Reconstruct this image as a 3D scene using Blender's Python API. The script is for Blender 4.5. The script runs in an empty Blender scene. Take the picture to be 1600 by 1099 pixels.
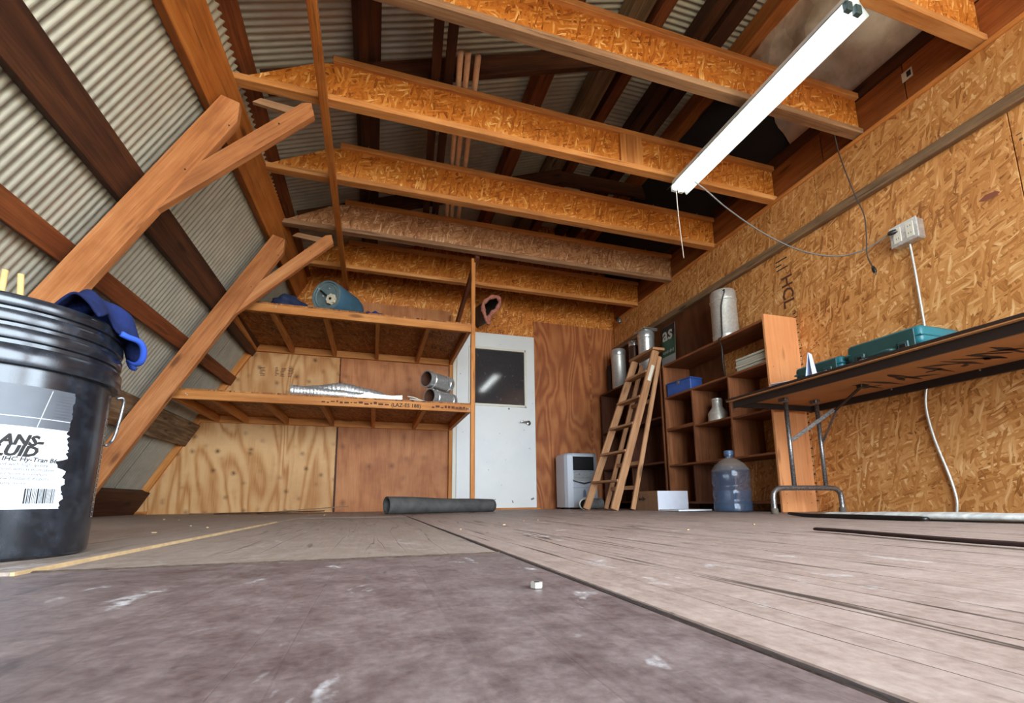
import bpy, bmesh, math, random
from mathutils import Vector, Matrix, Euler
random.seed(7)
SC = bpy.context.scene
COL = SC.collection
PI = math.pi

# ------------------------------------------------------------------ camera
F, PX, PY = 710.46, 796.45, 671.68
YAW, PIT, ROL, CH = 0.29145, 0.15756, -0.00920, 0.0853
_w = Vector((math.sin(YAW)*math.cos(PIT), math.cos(YAW)*math.cos(PIT), math.sin(PIT)))
_r = Vector((math.cos(YAW), -math.sin(YAW), 0)); _u = _r.cross(_w)
_r2 = _r*math.cos(ROL)+_u*math.sin(ROL); _u2 = -_r*math.sin(ROL)+_u*math.cos(ROL)
cd = bpy.data.cameras.new('camera'); cam = bpy.data.objects.new('camera', cd); COL.objects.link(cam)
cd.sensor_fit = 'HORIZONTAL'; cd.sensor_width = 36.0; cd.lens = F*36/1600
cd.shift_x = (800-PX)/1600; cd.shift_y = (PY-549.5)/1600; cd.clip_start = 0.02; cd.clip_end = 200
cam.matrix_world = Matrix(((_r2.x, _u2.x, -_w.x, 0), (_r2.y, _u2.y, -_w.y, 0), (_r2.z, _u2.z, -_w.z, CH), (0, 0, 0, 1)))
SC.camera = cam

# ------------------------------------------------------------------ light: overcast daylight through the open end behind the camera
world = bpy.data.worlds.new('world'); SC.world = world; world.use_nodes = True
bg = world.node_tree.nodes['Background']
bg.inputs[0].default_value = (0.74, 0.87, 1.0, 1); bg.inputs[1].default_value = 13.5
OPEN_X0, OPEN_X1, OPEN_Z1, REAR_Y = -0.7, 2.7, 2.2, -2.2
SIDE_Y0, SIDE_Y1, SIDE_Z1 = -2.05, -0.42, 1.93          # open side door behind the camera
pl = bpy.data.lights.new('doorway_portal', 'AREA'); pl.shape = 'RECTANGLE'; pl.size = OPEN_X1-OPEN_X0; pl.size_y = OPEN_Z1
pl.cycles.is_portal = True
po = bpy.data.objects.new('doorway_portal', pl); COL.objects.link(po)
po.location = ((OPEN_X0+OPEN_X1)/2, REAR_Y-0.03, OPEN_Z1/2); po.rotation_euler = (PI/2, 0, 0)   # -Z axis points to +Y
pl2 = bpy.data.lights.new('side_door_portal', 'AREA'); pl2.shape = 'RECTANGLE'; pl2.size = SIDE_Z1; pl2.size_y = SIDE_Y1-SIDE_Y0
pl2.cycles.is_portal = True
po2 = bpy.data.objects.new('side_door_portal', pl2); COL.objects.link(po2)
po2.location = (3.03, (SIDE_Y0+SIDE_Y1)/2, SIDE_Z1/2); po2.rotation_euler = (0, PI/2, 0)   # -Z axis points to -X
LAMP_POWER = 5.0
vs = SC.view_settings; vs.view_transform = 'Standard'; vs.look = 'None'; vs.gamma = 1.0; vs.use_curve_mapping = False
vs.exposure = 0.70
SC.cycles.max_bounces = 8; SC.cycles.diffuse_bounces = 5; SC.cycles.glossy_bounces = 3; SC.cycles.transmission_bounces = 5; SC.cycles.caustics_reflective = False; SC.cycles.caustics_refractive = False

# ------------------------------------------------------------------ helpers
W = {}
def place(o, M, parent=None):
    o.matrix_basis = M; W[o.name] = M
    if parent is not None:
        o.parent = parent; o.matrix_parent_inverse = W[parent.name].inverted()
def T(x, y=None, z=None):
    return Matrix.Translation(Vector(x) if y is None else Vector((x, y, z)))
def Rz(a): return Matrix.Rotation(a, 4, 'Z')
def Rx(a): return Matrix.Rotation(a, 4, 'X')
def Ry(a): return Matrix.Rotation(a, 4, 'Y')
def frame(o, x, y):
    x = Vector(x).normalized(); y = Vector(y); y = (y-x*y.dot(x)).normalized(); z = x.cross(y)
    return Matrix(((x.x, y.x, z.x, o[0]), (x.y, y.y, z.y, o[1]), (x.z, y.z, z.z, o[2]), (0, 0, 0, 1)))
def tag(o, label=None, cat=None, group=None, kind=None):
    if label: o['label'] = label
    if cat: o['category'] = cat
    if group: o['group'] = group
    if kind: o['kind'] = kind
    return o
def link(name, me, M=Matrix(), parent=None):
    o = bpy.data.objects.new(name, me); COL.objects.link(o); place(o, M, parent); return o
def thing(name, loc, label, cat, group=None, rz=0):
    o = bpy.data.objects.new(name, None); o.empty_display_size = .1; COL.objects.link(o)
    place(o, T(loc) @ Rz(rz)); return tag(o, label, cat, group)
def mk(name, vs_, fs, m=None, M=Matrix(), parent=None, smooth=False):
    me = bpy.data.meshes.new(name); me.from_pydata([tuple(v) for v in vs_], [], fs); me.update()
    if m: me.materials.append(m)
    if smooth: me.polygons.foreach_set('use_smooth', [True]*len(me.polygons))
    return link(name, me, M, parent)
def finish(name, bm, m, M=Matrix(), parent=None, smooth=False):
    bmesh.ops.recalc_face_normals(bm, faces=bm.faces)
    me = bpy.data.meshes.new(name); bm.to_mesh(me); bm.free()
    if m: me.materials.append(m)
    if smooth:
        me.polygons.foreach_set('use_smooth', [True]*len(me.polygons))
    return link(name, me, M, parent)
_boxes = {}
def box_mesh(sx, sy, sz, m, bev=0.002, seg=1):
    k = (round(sx, 4), round(sy, 4), round(sz, 4), m.name, bev, seg)
    if k in _boxes: return _boxes[k]
    bm = bmesh.new(); bmesh.ops.create_cube(bm, size=1.0)
    bmesh.ops.scale(bm, vec=(sx, sy, sz), verts=bm.verts)
    if bev:
        b = min(bev, .45*min(sx, sy, sz))
        bmesh.ops.bevel(bm, geom=bm.edges[:], offset=b, segments=seg, profile=.5, affect='EDGES')
    me = bpy.data.meshes.new('box'); bm.to_mesh(me); bm.free(); me.materials.append(m)
    if seg > 1: me.polygons.foreach_set('use_smooth', [True]*len(me.polygons))
    _boxes[k] = me; return me
def box(name, c, s, m, parent=None, bev=0.002, rz=0, M=None, seg=1):
    return link(name, box_mesh(*s, m, bev, seg), (T(c) @ Rz(rz)) if M is None else M, parent)
def bx2(name, lo, hi, m, parent=None, bev=0.002, lx='x'):
    """axis-aligned box lo..hi whose local X runs along world axis lx (grain direction)"""
    lo = Vector(lo); hi = Vector(hi); c = (lo+hi)/2; d = hi-lo
    if lx == 'x': return link(name, box_mesh(d.x, d.y, d.z, m, bev), T(c), parent)
    if lx == 'y': return link(name, box_mesh(d.y, d.x, d.z, m, bev), frame(c, (0, 1, 0), (-1, 0, 0)), parent)
    return link(name, box_mesh(d.z, d.y, d.x, m, bev), frame(c, (0, 0, 1), (0, 1, 0)), parent)
def board(name, p0, p1, w, t, side, m, parent=None, bev=.002):
    p0 = Vector(p0); p1 = Vector(p1)
    return link(name, box_mesh((p1-p0).length, w, t, m, bev), frame((p0+p1)/2, p1-p0, side), parent)
def panel(name, o, ux, uy, w, h, t, m, parent=None, bev=.0015):
    """sheet whose visible face (local z=0) starts at corner o, thickness going behind"""
    fr = frame(o, ux, uy)
    return link(name, box_mesh(w, h, t, m, bev), fr @ T(w/2, h/2, -t/2), parent)
def prism(name, poly, t, m, M, parent=None, bev=0):
    """polygon in local xy, extruded from z=-t to 0"""
    bm = bmesh.new()
    a = [bm.verts.new((x, y, 0)) for x, y in poly]; b = [bm.verts.new((x, y, -t)) for x, y in poly]
    bm.faces.new(a); bm.faces.new(b[::-1]); n = len(poly)
    for i in range(n): bm.faces.new((a[i], a[(i+1) % n], b[(i+1) % n], b[i]))
    if bev: bmesh.ops.bevel(bm, geom=bm.edges[:], offset=bev, segments=1, affect='EDGES')
    return finish(name, bm, m, M, parent)
def lathe(name, prof, m, M=Matrix(), parent=None, seg=32, cap0=True, cap1=True, smooth=True, a0=0, a1=2*PI):
    full = abs(a1-a0-2*PI) < 1e-6; n = seg if full else seg+1
    vv = []; ff = []
    for r, z in prof:
        for i in range(n):
            a = a0+(a1-a0)*i/seg; vv.append((r*math.cos(a), r*math.sin(a), z))
    for k in range(len(prof)-1):
        for i in range(seg if full else seg):
            j = (i+1) % n
            if not full and i+1 >= n: continue
            ff.append((k*n+i, k*n+j, (k+1)*n+j, (k+1)*n+i))
    if full and cap0: ff.append(tuple(range(n))[::-1])
    if full and cap1: ff.append(tuple((len(prof)-1)*n+i for i in range(n)))
    me = bpy.data.meshes.new(name); me.from_pydata(vv, [], ff); me.update(); me.materials.append(m)
    if smooth:
        me.polygons.foreach_set('use_smooth', [len(p.vertices) == 4 for p in me.polygons])
        me.set_sharp_from_angle(angle=math.radians(35)) if hasattr(me, 'set_sharp_from_angle') else None
    return link(name, me, M, parent)
def spline(pts, n=6):
    pts = [Vector(p) for p in pts]; out = []
    P = [pts[0]*2-pts[1]]+pts+[pts[-1]*2-pts[-2]]
    for i in range(1, len(P)-2):
        for k in range(n):
            t = k/n; a, b, c, d = P[i-1:i+3]
            out.append(.5*((2*b)+(c-a)*t+(2*a-5*b+4*c-d)*t*t+(3*b-a-3*c+d)*t**3))
    out.append(pts[-1]); return out
def tube(name, pts, r, m, parent=None, seg=8, smooth=6, caps=True, radii=None, M=Matrix()):
    P = spline(pts, smooth) if smooth else [Vector(p) for p in pts]
    vv = []; ff = []; up = Vector((0.13, 0.27, 1)).normalized(); prev = None
    for i, p in enumerate(P):
        d = (P[min(i+1, len(P)-1)]-P[max(i-1, 0)]).normalized()
        if prev is None: x = d.cross(up).normalized()
        else: x = (prev-d*prev.dot(d)).normalized()
        prev = x; y = d.cross(x)
        rr = r if radii is None else radii(i/(len(P)-1))
        for k in range(seg):
            a = 2*PI*k/seg; vv.append(p+(x*math.cos(a)+y*math.sin(a))*rr)
    for i in range(len(P)-1):
        for k in range(seg):
            j = (k+1) % seg; ff.append((i*seg+k, i*seg+j, (i+1)*seg+j, (i+1)*seg+k))
    if caps:
        ff.append(tuple(range(seg))[::-1]); ff.append(tuple((len(P)-1)*seg+k for k in range(seg)))
    o = mk(name, vv, ff, m, M, parent, smooth=True)
    return o
def text_mesh(s, size, shear=0, bold=0):
    c = bpy.data.curves.new('t', 'FONT'); c.body = s; c.size = size; c.shear = shear; c.offset = bold; c.resolution_u = 2
    o = bpy.data.objects.new('t', c); COL.objects.link(o)
    dg = bpy.context.evaluated_depsgraph_get(); me = bpy.data.meshes.new_from_object(o.evaluated_get(dg))
    bpy.data.objects.remove(o); bpy.data.curves.remove(c)
    me.materials.clear()
    return me
def text(name, s, size, M, m, parent, shear=0, bold=0):
    me = text_mesh(s, size, shear, bold); me.materials.append(m); return link(name, me, M, parent)

# ------------------------------------------------------------------ materials
def srgb(r, g, b):
    f = lambda c: (c/255/12.92 if c/255 <= .04045 else ((c/255+.055)/1.055)**2.4)
    return (f(r), f(g), f(b), 1)
class NT:
    def __init__(s, name):
        s.m = bpy.data.materials.new(name); s.m.use_nodes = True; s.t = s.m.node_tree; s.b = s.t.nodes['Principled BSDF']
    def n(s, typ, **kw):
        nd = s.t.nodes.new(typ)
        for k, v in kw.items():
            if k.startswith('i'):
                key = k[1:]; key = int(key) if key.isdigit() else key.replace('_', ' ')
                s.set(nd.inputs[key], v)
            else: setattr(nd, k, v)
        return nd
    def set(s, sock, v):
        if hasattr(v, 'is_output') or isinstance(v, bpy.types.NodeSocket): s.t.links.new(v, sock)
        else: sock.default_value = v
    def math(s, op, a, b=0.0, c=None, clamp=False):
        nd = s.n('ShaderNodeMath', operation=op, use_clamp=clamp); s.set(nd.inputs[0], a); s.set(nd.inputs[1], b)
        if c is not None: s.set(nd.inputs[2], c)
        return nd.outputs[0]
    def coords(s, rand=True):
        tc = s.n('ShaderNodeTexCoord'); v = tc.outputs['Object']
        if rand:
            oi = s.n('ShaderNodeObjectInfo'); cb = s.n('ShaderNodeCombineXYZ')
            r = oi.outputs['Random']; s.t.links.new(s.math('MULTIPLY', r, 31.0), cb.inputs[0]); s.t.links.new(s.math('MULTIPLY', r, 17.3), cb.inputs[1]); s.t.links.new(s.math('MULTIPLY', r, 7.7), cb.inputs[2])
            ad = s.n('ShaderNodeVectorMath', operation='ADD'); s.t.links.new(v, ad.inputs[0]); s.t.links.new(cb.outputs[0], ad.inputs[1]); v = ad.outputs[0]; s.rand = r
        return v
    def mapping(s, v, scale=(1, 1, 1), rot=(0, 0, 0), loc=(0, 0, 0)):
        mp = s.n('ShaderNodeMapping'); s.t.links.new(v, mp.inputs[0]); mp.inputs['Scale'].default_value = scale; mp.inputs['Rotation'].default_value = rot; mp.inputs['Location'].default_value = loc
        return mp.outputs[0]
    def noise(s, v, scale=5, detail=4, rough=.55, dist=0):
        nd = s.n('ShaderNodeTexNoise'); s.t.links.new(v, nd.inputs['Vector']); nd.inputs['Scale'].default_value = scale; nd.inputs['Detail'].default_value = detail; nd.inputs['Roughness'].default_value = rough; nd.inputs['Distortion'].default_value = dist
        return nd.outputs[0]
    def ramp(s, f, stops, interp='LINEAR'):
        nd = s.n('ShaderNodeValToRGB'); s.t.links.new(f, nd.inputs[0]); cr = nd.color_ramp; cr.interpolation = interp
        while len(cr.elements) < len(stops): cr.elements.new(.5)
        for e, (p, c) in zip(cr.elements, stops): e.position = p; e.color = c if hasattr(c, '__len__') else (c, c, c, 1)
        return nd.outputs[0]
    def mix(s, f, a, b, typ='MIX'):
        nd = s.n('ShaderNodeMix', data_type='RGBA', blend_type=typ); s.set(nd.inputs[0], f); s.set(nd.inputs[6], a); s.set(nd.inputs[7], b); return nd.outputs[2]
    def bump(s, hgt, strength=.3, dist=.002):
        nd = s.n('ShaderNodeBump'); s.t.links.new(hgt, nd.inputs['Height']); nd.inputs['Strength'].default_value = strength; nd.inputs['Distance'].default_value = dist; s.t.links.new(nd.outputs[0], s.b.inputs['Normal'])
    def vary(s, col, lo=.82, hi=1.15):
        mr = s.n('ShaderNodeMapRange'); s.t.links.new(s.rand, mr.inputs[0]); mr.inputs[3].default_value = lo; mr.inputs[4].default_value = hi
        h = s.n('ShaderNodeHueSaturation'); s.t.links.new(mr.outputs[0], h.inputs['Value']); s.t.links.new(col, h.inputs['Color']); return h.outputs[0]
    def out(s, col=None, rough=None, metal=None, spec=None):
        if col is not None: s.set(s.b.inputs['Base Color'], col)
        if rough is not None: s.set(s.b.inputs['Roughness'], rough)
        if metal is not None: s.set(s.b.inputs['Metallic'], metal)
        if spec is not None: s.set(s.b.inputs['Specular IOR Level'], spec)
        return s.m
def plain(name, c, rough=.5, metal=0., spec=.5, var=0.0, nscale=20):
    k = NT(name)
    if var:
        v = k.coords(); f = k.noise(v, nscale, 5); lo = tuple(x*(1-var) for x in c[:3])+(1,); hi = tuple(min(1, x*(1+var)) for x in c[:3])+(1,)
        return k.out(k.ramp(f, [(.3, lo), (.7, hi)]), rough, metal, spec)
    return k.out(c, rough, metal, spec)
def osb(name, stops, sx=13, sy=60, vary=.06):
    k = NT(name); v = k.coords()
    wn = k.n('ShaderNodeTexNoise'); k.t.links.new(v, wn.inputs['Vector']); wn.inputs['Scale'].default_value = 7; wn.inputs['Detail'].default_value = 3
    sub = k.n('ShaderNodeVectorMath', operation='MULTIPLY_ADD'); k.t.links.new(wn.outputs['Color'], sub.inputs[0]); sub.inputs[1].default_value = (.05, .05, 0); k.t.links.new(v, sub.inputs[2]); v2 = sub.outputs[0]
    val = None
    for i, (th, fx, fy, thr) in enumerate([(.4, 1.3, 1.2, 0), (2.3, 1.0, 1.0, .45), (1.25, 1.2, 1.1, .5), (2.8, .9, 1.5, .6), (1.8, .8, 1.3, .72)]):
        mp = k.mapping(k.mapping(v2, (1, 1, 0), (0, 0, th), (i*3.7, i*5.1, 0)), (sx*fx, sy*fy, 0))
        vo = k.n('ShaderNodeTexVoronoi', voronoi_dimensions='2D'); k.t.links.new(mp, vo.inputs['Vector']); vo.inputs['Scale'].default_value = 1
        sp = k.n('ShaderNodeSeparateColor'); k.t.links.new(vo.outputs['Color'], sp.inputs[0])
        edge = k.math('MULTIPLY', k.math('SUBTRACT', vo.outputs['Distance'], .35), -.28)
        g = k.noise(k.mapping(mp, (.5, 4, 1)), 1.0, 2)
        r = k.math('ADD', k.math('ADD', sp.outputs[0], edge), k.math('MULTIPLY', k.math('SUBTRACT', g, .5), .7))
        if val is None: val = r
        else:
            msk = k.math('GREATER_THAN', sp.outputs[1], thr)
            mx = k.n('ShaderNodeMix', data_type='FLOAT'); k.t.links.new(msk, mx.inputs[0]); k.t.links.new(val, mx.inputs[2]); k.t.links.new(r, mx.inputs[3]); val = mx.outputs[0]
    big = k.noise(v, 3.0, 3); val2 = k.math('ADD', k.math('MULTIPLY', val, .8), k.math('MULTIPLY', k.math('SUBTRACT', big, .3), .5))
    col = k.vary(k.ramp(val2, stops), 1-vary, 1+vary)
    k.bump(val, .25, .0012)
    return k.out(col, .6, 0, .3)
def wood(name, c0, c1, c2, rough=.65, gs=1.0, knots=True, vary=.15):
    k = NT(name); v = k.coords()
    f = k.noise(k.mapping(v, (1.3*gs, 20*gs, 20*gs)), 1, 6, .62, .9)
    f2 = k.noise(k.mapping(v, (4*gs, 130*gs, 130*gs)), 1, 3, .5)
    f3 = k.noise(k.mapping(v, (.7*gs, 7*gs, 7*gs)), 1, 4, .6, 1.2)
    w = k.math('ADD', k.math('MULTIPLY', f, .45), k.math('ADD', k.math('MULTIPLY', f2, .2), k.math('MULTIPLY', f3, .35)))
    col = k.ramp(w, [(.32, c0), (.48, c1), (.66, c2)])
    dk = tuple(x*.38 for x in c0[:3])+(1,)
    sk = k.noise(k.mapping(v, (2.2*gs, 42*gs, 42*gs), (0, 0, 0), (3.1, 1.7, 5.3)), 1, 5, .6, .5)
    col = k.mix(k.math('MULTIPLY', k.ramp(sk, [(.60, 0), (.70, 1)]), .6), col, dk)
    if knots:
        vo = k.n('ShaderNodeTexVoronoi'); k.t.links.new(k.mapping(v, (2.2*gs, 8*gs, 8*gs)), vo.inputs['Vector']); vo.inputs['Scale'].default_value = 1
        kf = k.ramp(k.math('ADD', vo.outputs['Distance'], k.math('MULTIPLY', f, .1)), [(.13, 1), (.22, 0)])
        col = k.mix(k.math('MULTIPLY', kf, .7), col, dk)
    st = k.noise(v, 3, 5, .6); col = k.mix(k.math('MULTIPLY', k.ramp(st, [(.5, 0), (.7, 1)]), .4), col, c0)
    k.bump(w, .4, .002)
    return k.out(k.vary(col, 1-vary, 1+vary), rough, 0, .3)
def ply(name, c0, c1, c2, knotamt=.8, ks=6.5, band=14, wob=.22, stain=None):
    """rotary-cut veneer: contour lines of a slow, vertically stretched noise"""
    k = NT(name); v = k.coords()
    h1 = k.noise(k.mapping(v, (2.6, .7, 1)), 1, 2, .45, .6)
    ph = k.math('MULTIPLY', h1, band*2*PI*.55)
    sw = k.math('MULTIPLY_ADD', k.math('SINE', ph), .5, .5)
    n2 = k.noise(k.mapping(v, (130, 5, 1)), 1, 4); n3 = k.noise(v, 4, 5)
    f = k.math('ADD', k.math('MULTIPLY', sw, wob), k.math('ADD', k.math('MULTIPLY', n2, .42), k.math('MULTIPLY', n3, .40-wob*.4)))
    col = k.ramp(f, [(.22, c0), (.45, c1), (.72, c2)])
    vo = k.n('ShaderNodeTexVoronoi', voronoi_dimensions='2D'); k.t.links.new(k.mapping(v, (ks, ks, 1)), vo.inputs['Vector']); vo.inputs['Scale'].default_value = 1
    dn = k.math('ADD', vo.outputs['Distance'], k.math('MULTIPLY', k.noise(v, 60, 2), .12))
    kf = k.ramp(dn, [(.10, 1), (.15, .55), (.26, 0)])
    sp = k.n('ShaderNodeSeparateColor'); k.t.links.new(vo.outputs['Color'], sp.inputs[0])
    col = k.mix(k.math('MULTIPLY', k.math('MULTIPLY', kf, knotamt), sp.outputs[0]), col, tuple(x*.20 for x in c0[:3])+(1,))
    big = k.noise(v, 1.7, 6, .65); col = k.mix(k.math('MULTIPLY', k.ramp(big, [(.45, 0), (.72, 1)]), .5), col, stain or c0)
    k.bump(f, .15, .001)
    return k.out(col, .6, 0, .3)
def floor_mat(name, c0, c1, c2, crack=.5, white=.5, gs=1, streak=.5):
    k = NT(name); v = k.coords()
    f = k.noise(k.mapping(v, (5, 110, 1)), 1, 5, .6, .2); g = k.noise(v, 26, 8, .68); g0 = k.noise(v, 4, 4)
    g2 = k.noise(v, 120, 5, .65); w = k.math('ADD', k.math('MULTIPLY', f, .35*streak), k.math('ADD', k.math('MULTIPLY', g, .57-.35*streak), k.math('ADD', k.math('MULTIPLY', g0, .13), k.math('MULTIPLY', g2, .3))))
    col = k.ramp(w, [(.38, c0), (.5, c1), (.62, c2)])
    # grain checks: thin dark lines along local X
    cr = k.noise(k.mapping(v, (.5, 13*gs, 1)), 1, 3, .5, .25)
    cf = k.ramp(k.math('ABSOLUTE', k.math('SUBTRACT', cr, .5)), [(.0, 1), (.004, .8), (.011, 0)])
    cm = k.ramp(k.noise(v, 2.0, 2), [(.34, 0), (.48, 1)])
    cfm = k.math('MULTIPLY', k.math('MULTIPLY', cf, cm), crack)
    col = k.mix(cfm, col, tuple(x*.2 for x in c0[:3])+(1,))
    wb = k.noise(k.mapping(v, (8, 14, 1)), 1, 4, .6, .5); wf = k.math('MULTIPLY', k.ramp(wb, [(.62, 0), (.70, 1)]), white)
    wf = k.math('MULTIPLY', wf, k.ramp(k.noise(v, 90, 4, .7), [(.38, 0), (.58, 1)]))
    col = k.mix(wf, col, srgb(210, 208, 206))
    db = k.noise(k.mapping(v, (6, 22, 1)), 1, 3, .6, .4); df = k.math('MULTIPLY', k.ramp(db, [(.27, 1), (.33, 0)]), .55)
    col = k.mix(df, col, tuple(x*.3 for x in c0[:3])+(1,))
    k.bump(k.math('SUBTRACT', w, k.math('MULTIPLY', cfm, .8)), .5, .002)
    return k.out(col, k.ramp(g, [(.3, .45), (.7, .65)]), 0, .35)
def galv(name, c0, c1, rough=.35, metal=.9, sc=70):
    k = NT(name); v = k.coords(); vo = k.n('ShaderNodeTexVoronoi'); k.t.links.new(v, vo.inputs['Vector']); vo.inputs['Scale'].default_value = sc
    sp = k.n('ShaderNodeSeparateColor'); k.t.links.new(vo.outputs['Color'], sp.inputs[0])
    f = k.math('ADD', k.math('MULTIPLY', sp.outputs[0], .6), k.math('MULTIPLY', k.noise(v, 5, 5), .5))
    return k.out(k.ramp(f, [(.25, c0), (.8, c1)]), k.ramp(k.noise(v, 7, 3), [(.3, rough+.06), (.7, rough-.04)]), metal)

OSB_ST = [(.0, srgb(132, 78, 32)), (.2, srgb(176, 114, 56)), (.5, srgb(198, 136, 74)), (.8, srgb(212, 154, 92)), (1.0, srgb(234, 190, 132))]
OSB_JO = [(.0, srgb(128, 64, 16)), (.2, srgb(176, 98, 30)), (.5, srgb(198, 116, 40)), (.8, srgb(212, 138, 62)), (1.0, srgb(242, 198, 128))]
OSB_GR = [(.0, srgb(104, 66, 42)), (.2, srgb(150, 100, 66)), (.5, srgb(172, 120, 82)), (.8, srgb(190, 142, 104)), (1.0, srgb(220, 184, 150))]
OSB_DK = [(.0, srgb(74, 38, 12)), (.2, srgb(126, 72, 28)), (.5, srgb(150, 90, 38)), (.8, srgb(166, 106, 52)), (1.0, srgb(190, 140, 84))]
m_osb = osb('osb_wall', OSB_ST); m_osbj = osb('osb_web', OSB_JO, 15, 60); m_osbd = osb('osb_aged', OSB_DK); m_osbg = osb('osb_web_weathered', OSB_GR, 15, 60)
m_pine = wood('pine', srgb(150, 84, 32), srgb(192, 122, 58), srgb(214, 150, 86))
m_flange = wood('joist_flange', srgb(140, 84, 40), srgb(190, 122, 62), srgb(212, 154, 94), knots=False)
m_flange_g = wood('joist_flange_weathered', srgb(96, 66, 44), srgb(140, 100, 68), srgb(176, 136, 98), knots=False)
m_rafter = wood('truss_lumber', srgb(116, 62, 28), srgb(172, 106, 58), srgb(202, 140, 88))
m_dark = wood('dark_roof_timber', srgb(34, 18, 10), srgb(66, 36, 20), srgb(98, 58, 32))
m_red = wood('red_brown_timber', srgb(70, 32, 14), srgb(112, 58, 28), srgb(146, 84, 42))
m_orange = wood('orange_roof_timber', srgb(112, 56, 16), srgb(164, 92, 34), srgb(192, 122, 58))
m_rim = wood('rim_board', srgb(92, 46, 18), srgb(142, 78, 34), srgb(172, 104, 54))
m_grey = wood('weathered_board', srgb(74, 56, 40), srgb(118, 92, 66), srgb(156, 126, 94))
m_stain = wood('mouldy_timber', srgb(40, 24, 14), srgb(104, 76, 50), srgb(166, 142, 112), gs=1.6)
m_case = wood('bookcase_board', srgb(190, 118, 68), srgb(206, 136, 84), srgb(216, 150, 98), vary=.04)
m_cased = wood('bookcase_shaded', srgb(84, 46, 22), srgb(122, 70, 38), srgb(150, 94, 56), vary=.08)  # bookcase wood darkened: the shade inside the cubbyholes is in the colour
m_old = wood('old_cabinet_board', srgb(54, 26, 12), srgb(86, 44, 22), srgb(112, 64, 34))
m_ladder = wood('ladder_wood', srgb(114, 76, 48), srgb(172, 122, 82), srgb(202, 156, 114), vary=.08)
m_plyl = ply('plywood_light', srgb(166, 108, 56), srgb(198, 144, 88), srgb(212, 164, 110), .95, 6.2, 20, .45)
m_plym = ply('plywood_mid', srgb(140, 78, 40), srgb(180, 114, 66), srgb(196, 136, 88), .6, 4.5, 9, .15, srgb(124, 62, 28))
m_plyr = ply('plywood_red', srgb(126, 64, 28), srgb(160, 90, 44), srgb(180, 112, 62), .15, 3, 24, .35, srgb(112, 58, 28))
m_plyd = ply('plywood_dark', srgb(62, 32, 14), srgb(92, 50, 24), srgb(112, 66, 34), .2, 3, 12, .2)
m_fl_mauve = floor_mat('floor_mauve', srgb(87, 71, 68), srgb(112, 96, 92), srgb(134, 118, 113), .12, .9, 1, .15)
m_fl_taupe = floor_mat('floor_taupe', srgb(128, 113, 101), srgb(150, 134, 121), srgb(168, 152, 140), .45, .4)
m_fl_pink = floor_mat('floor_pink', srgb(132, 113, 102), srgb(160, 140, 128), srgb(178, 159, 147), 1.0, .7, 1.2, .6)
m_fl_edge = plain('floor_cut_edge', srgb(176, 146, 104), .8, var=.2, nscale=40)
m_roof = plain('roof_metal', srgb(172, 165, 146), .5, .35, .5, .12, 9)
m_galv = galv('galvanised', srgb(192, 192, 188), srgb(214, 214, 209), .3, .7)
m_galvd = galv('galvanised_dull', srgb(182, 177, 166), srgb(200, 195, 184), .4, .5)
m_foil = NT('foil'); _v = m_foil.coords(); m_foil.bump(m_foil.noise(_v, 90, 3), .9, .006); m_foil = m_foil.out(srgb(222, 220, 214), .3, .7)
m_black = plain('black_metal', srgb(22, 18, 16), .4)
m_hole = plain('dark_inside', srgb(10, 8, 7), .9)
m_white = plain('door_paint', srgb(222, 222, 216), .5, var=.04, nscale=3)
m_offwhite = plain('offwhite', srgb(214, 206, 186), .5, var=.05, nscale=4)
m_ink = plain('black_ink', srgb(30, 24, 20), .8)
m_inkb = plain('brown_ink', srgb(86, 44, 22), .8)
m_chrome = plain('chrome', srgb(200, 200, 200), .2, 1)
m_steel = galv('leg_steel', srgb(96, 92, 90), srgb(150, 146, 142), .4, .8, 200)
m_nail = plain('nail_steel', srgb(190, 188, 180), .35, .9)

# ------------------------------------------------------------------ geometry constants
YB, XR = 4.96, 2.90
RN = Vector((.879, 0, -.477)); RU = Vector((.477, 0, .879))        # lower roof: inward normal, up-slope
RP = Vector((-2.111, 0, .025))                                     # a point of the metal line
A2 = math.radians(21); U2 = Vector((math.cos(A2), 0, math.sin(A2))); N2 = Vector((math.sin(A2), 0, -math.cos(A2)))
KNEE = Vector((-.78, 0, 2.575)); RIDGE = KNEE+U2*2.66
A3 = math.radians(2); U3 = Vector((math.cos(A3), 0, math.sin(A3))); N3 = Vector((math.sin(A3), 0, -math.cos(A3)))
Y0 = REAR_Y

# ------------------------------------------------------------------ floor
floor = bx2('floor', (-2.4, Y0-.1, -.12), (3.1, YB+.1, -.02), m_grey, lx='y', bev=0); tag(floor, kind='structure')
def fpanel(x0, x1, y0, y1, m, z=0.0, rot='y'):
    g = .0018
    if rot == 'y':
        o = panel('floor_panel', (x1-g, y0+g, z), (0, 1, 0), (-1, 0, 0), y1-y0-2*g, x1-x0-2*g, .0195+z, m, floor, .0012)
    else:
        o = panel('floor_panel', (x0+g, y0+g, z), (1, 0, 0), (0, 1, 0), x1-x0-2*g, y1-y0-2*g, .0195+z, m, floor, .0012)
    return o
SX = .215
fpanel(-1.0, SX, -1.68, .765, m_fl_mauve, 0)
fpanel(-2.3, -1.0, -1.68, .765, m_fl_mauve, 0)
fpanel(-2.3, SX, Y0, -1.68, m_fl_mauve, 0)
fpanel(-.425, SX, .769, 3.0, m_fl_taupe, -.0012)
fpanel(-.425, SX, 3.0, YB, m_fl_taupe, .0)
dp = fpanel(-2.3, -.425, .735, 2.4, m_fl_taupe, .0045)
fpanel(-2.3, -.425, 2.4, YB, m_fl_taupe, .001)
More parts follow.
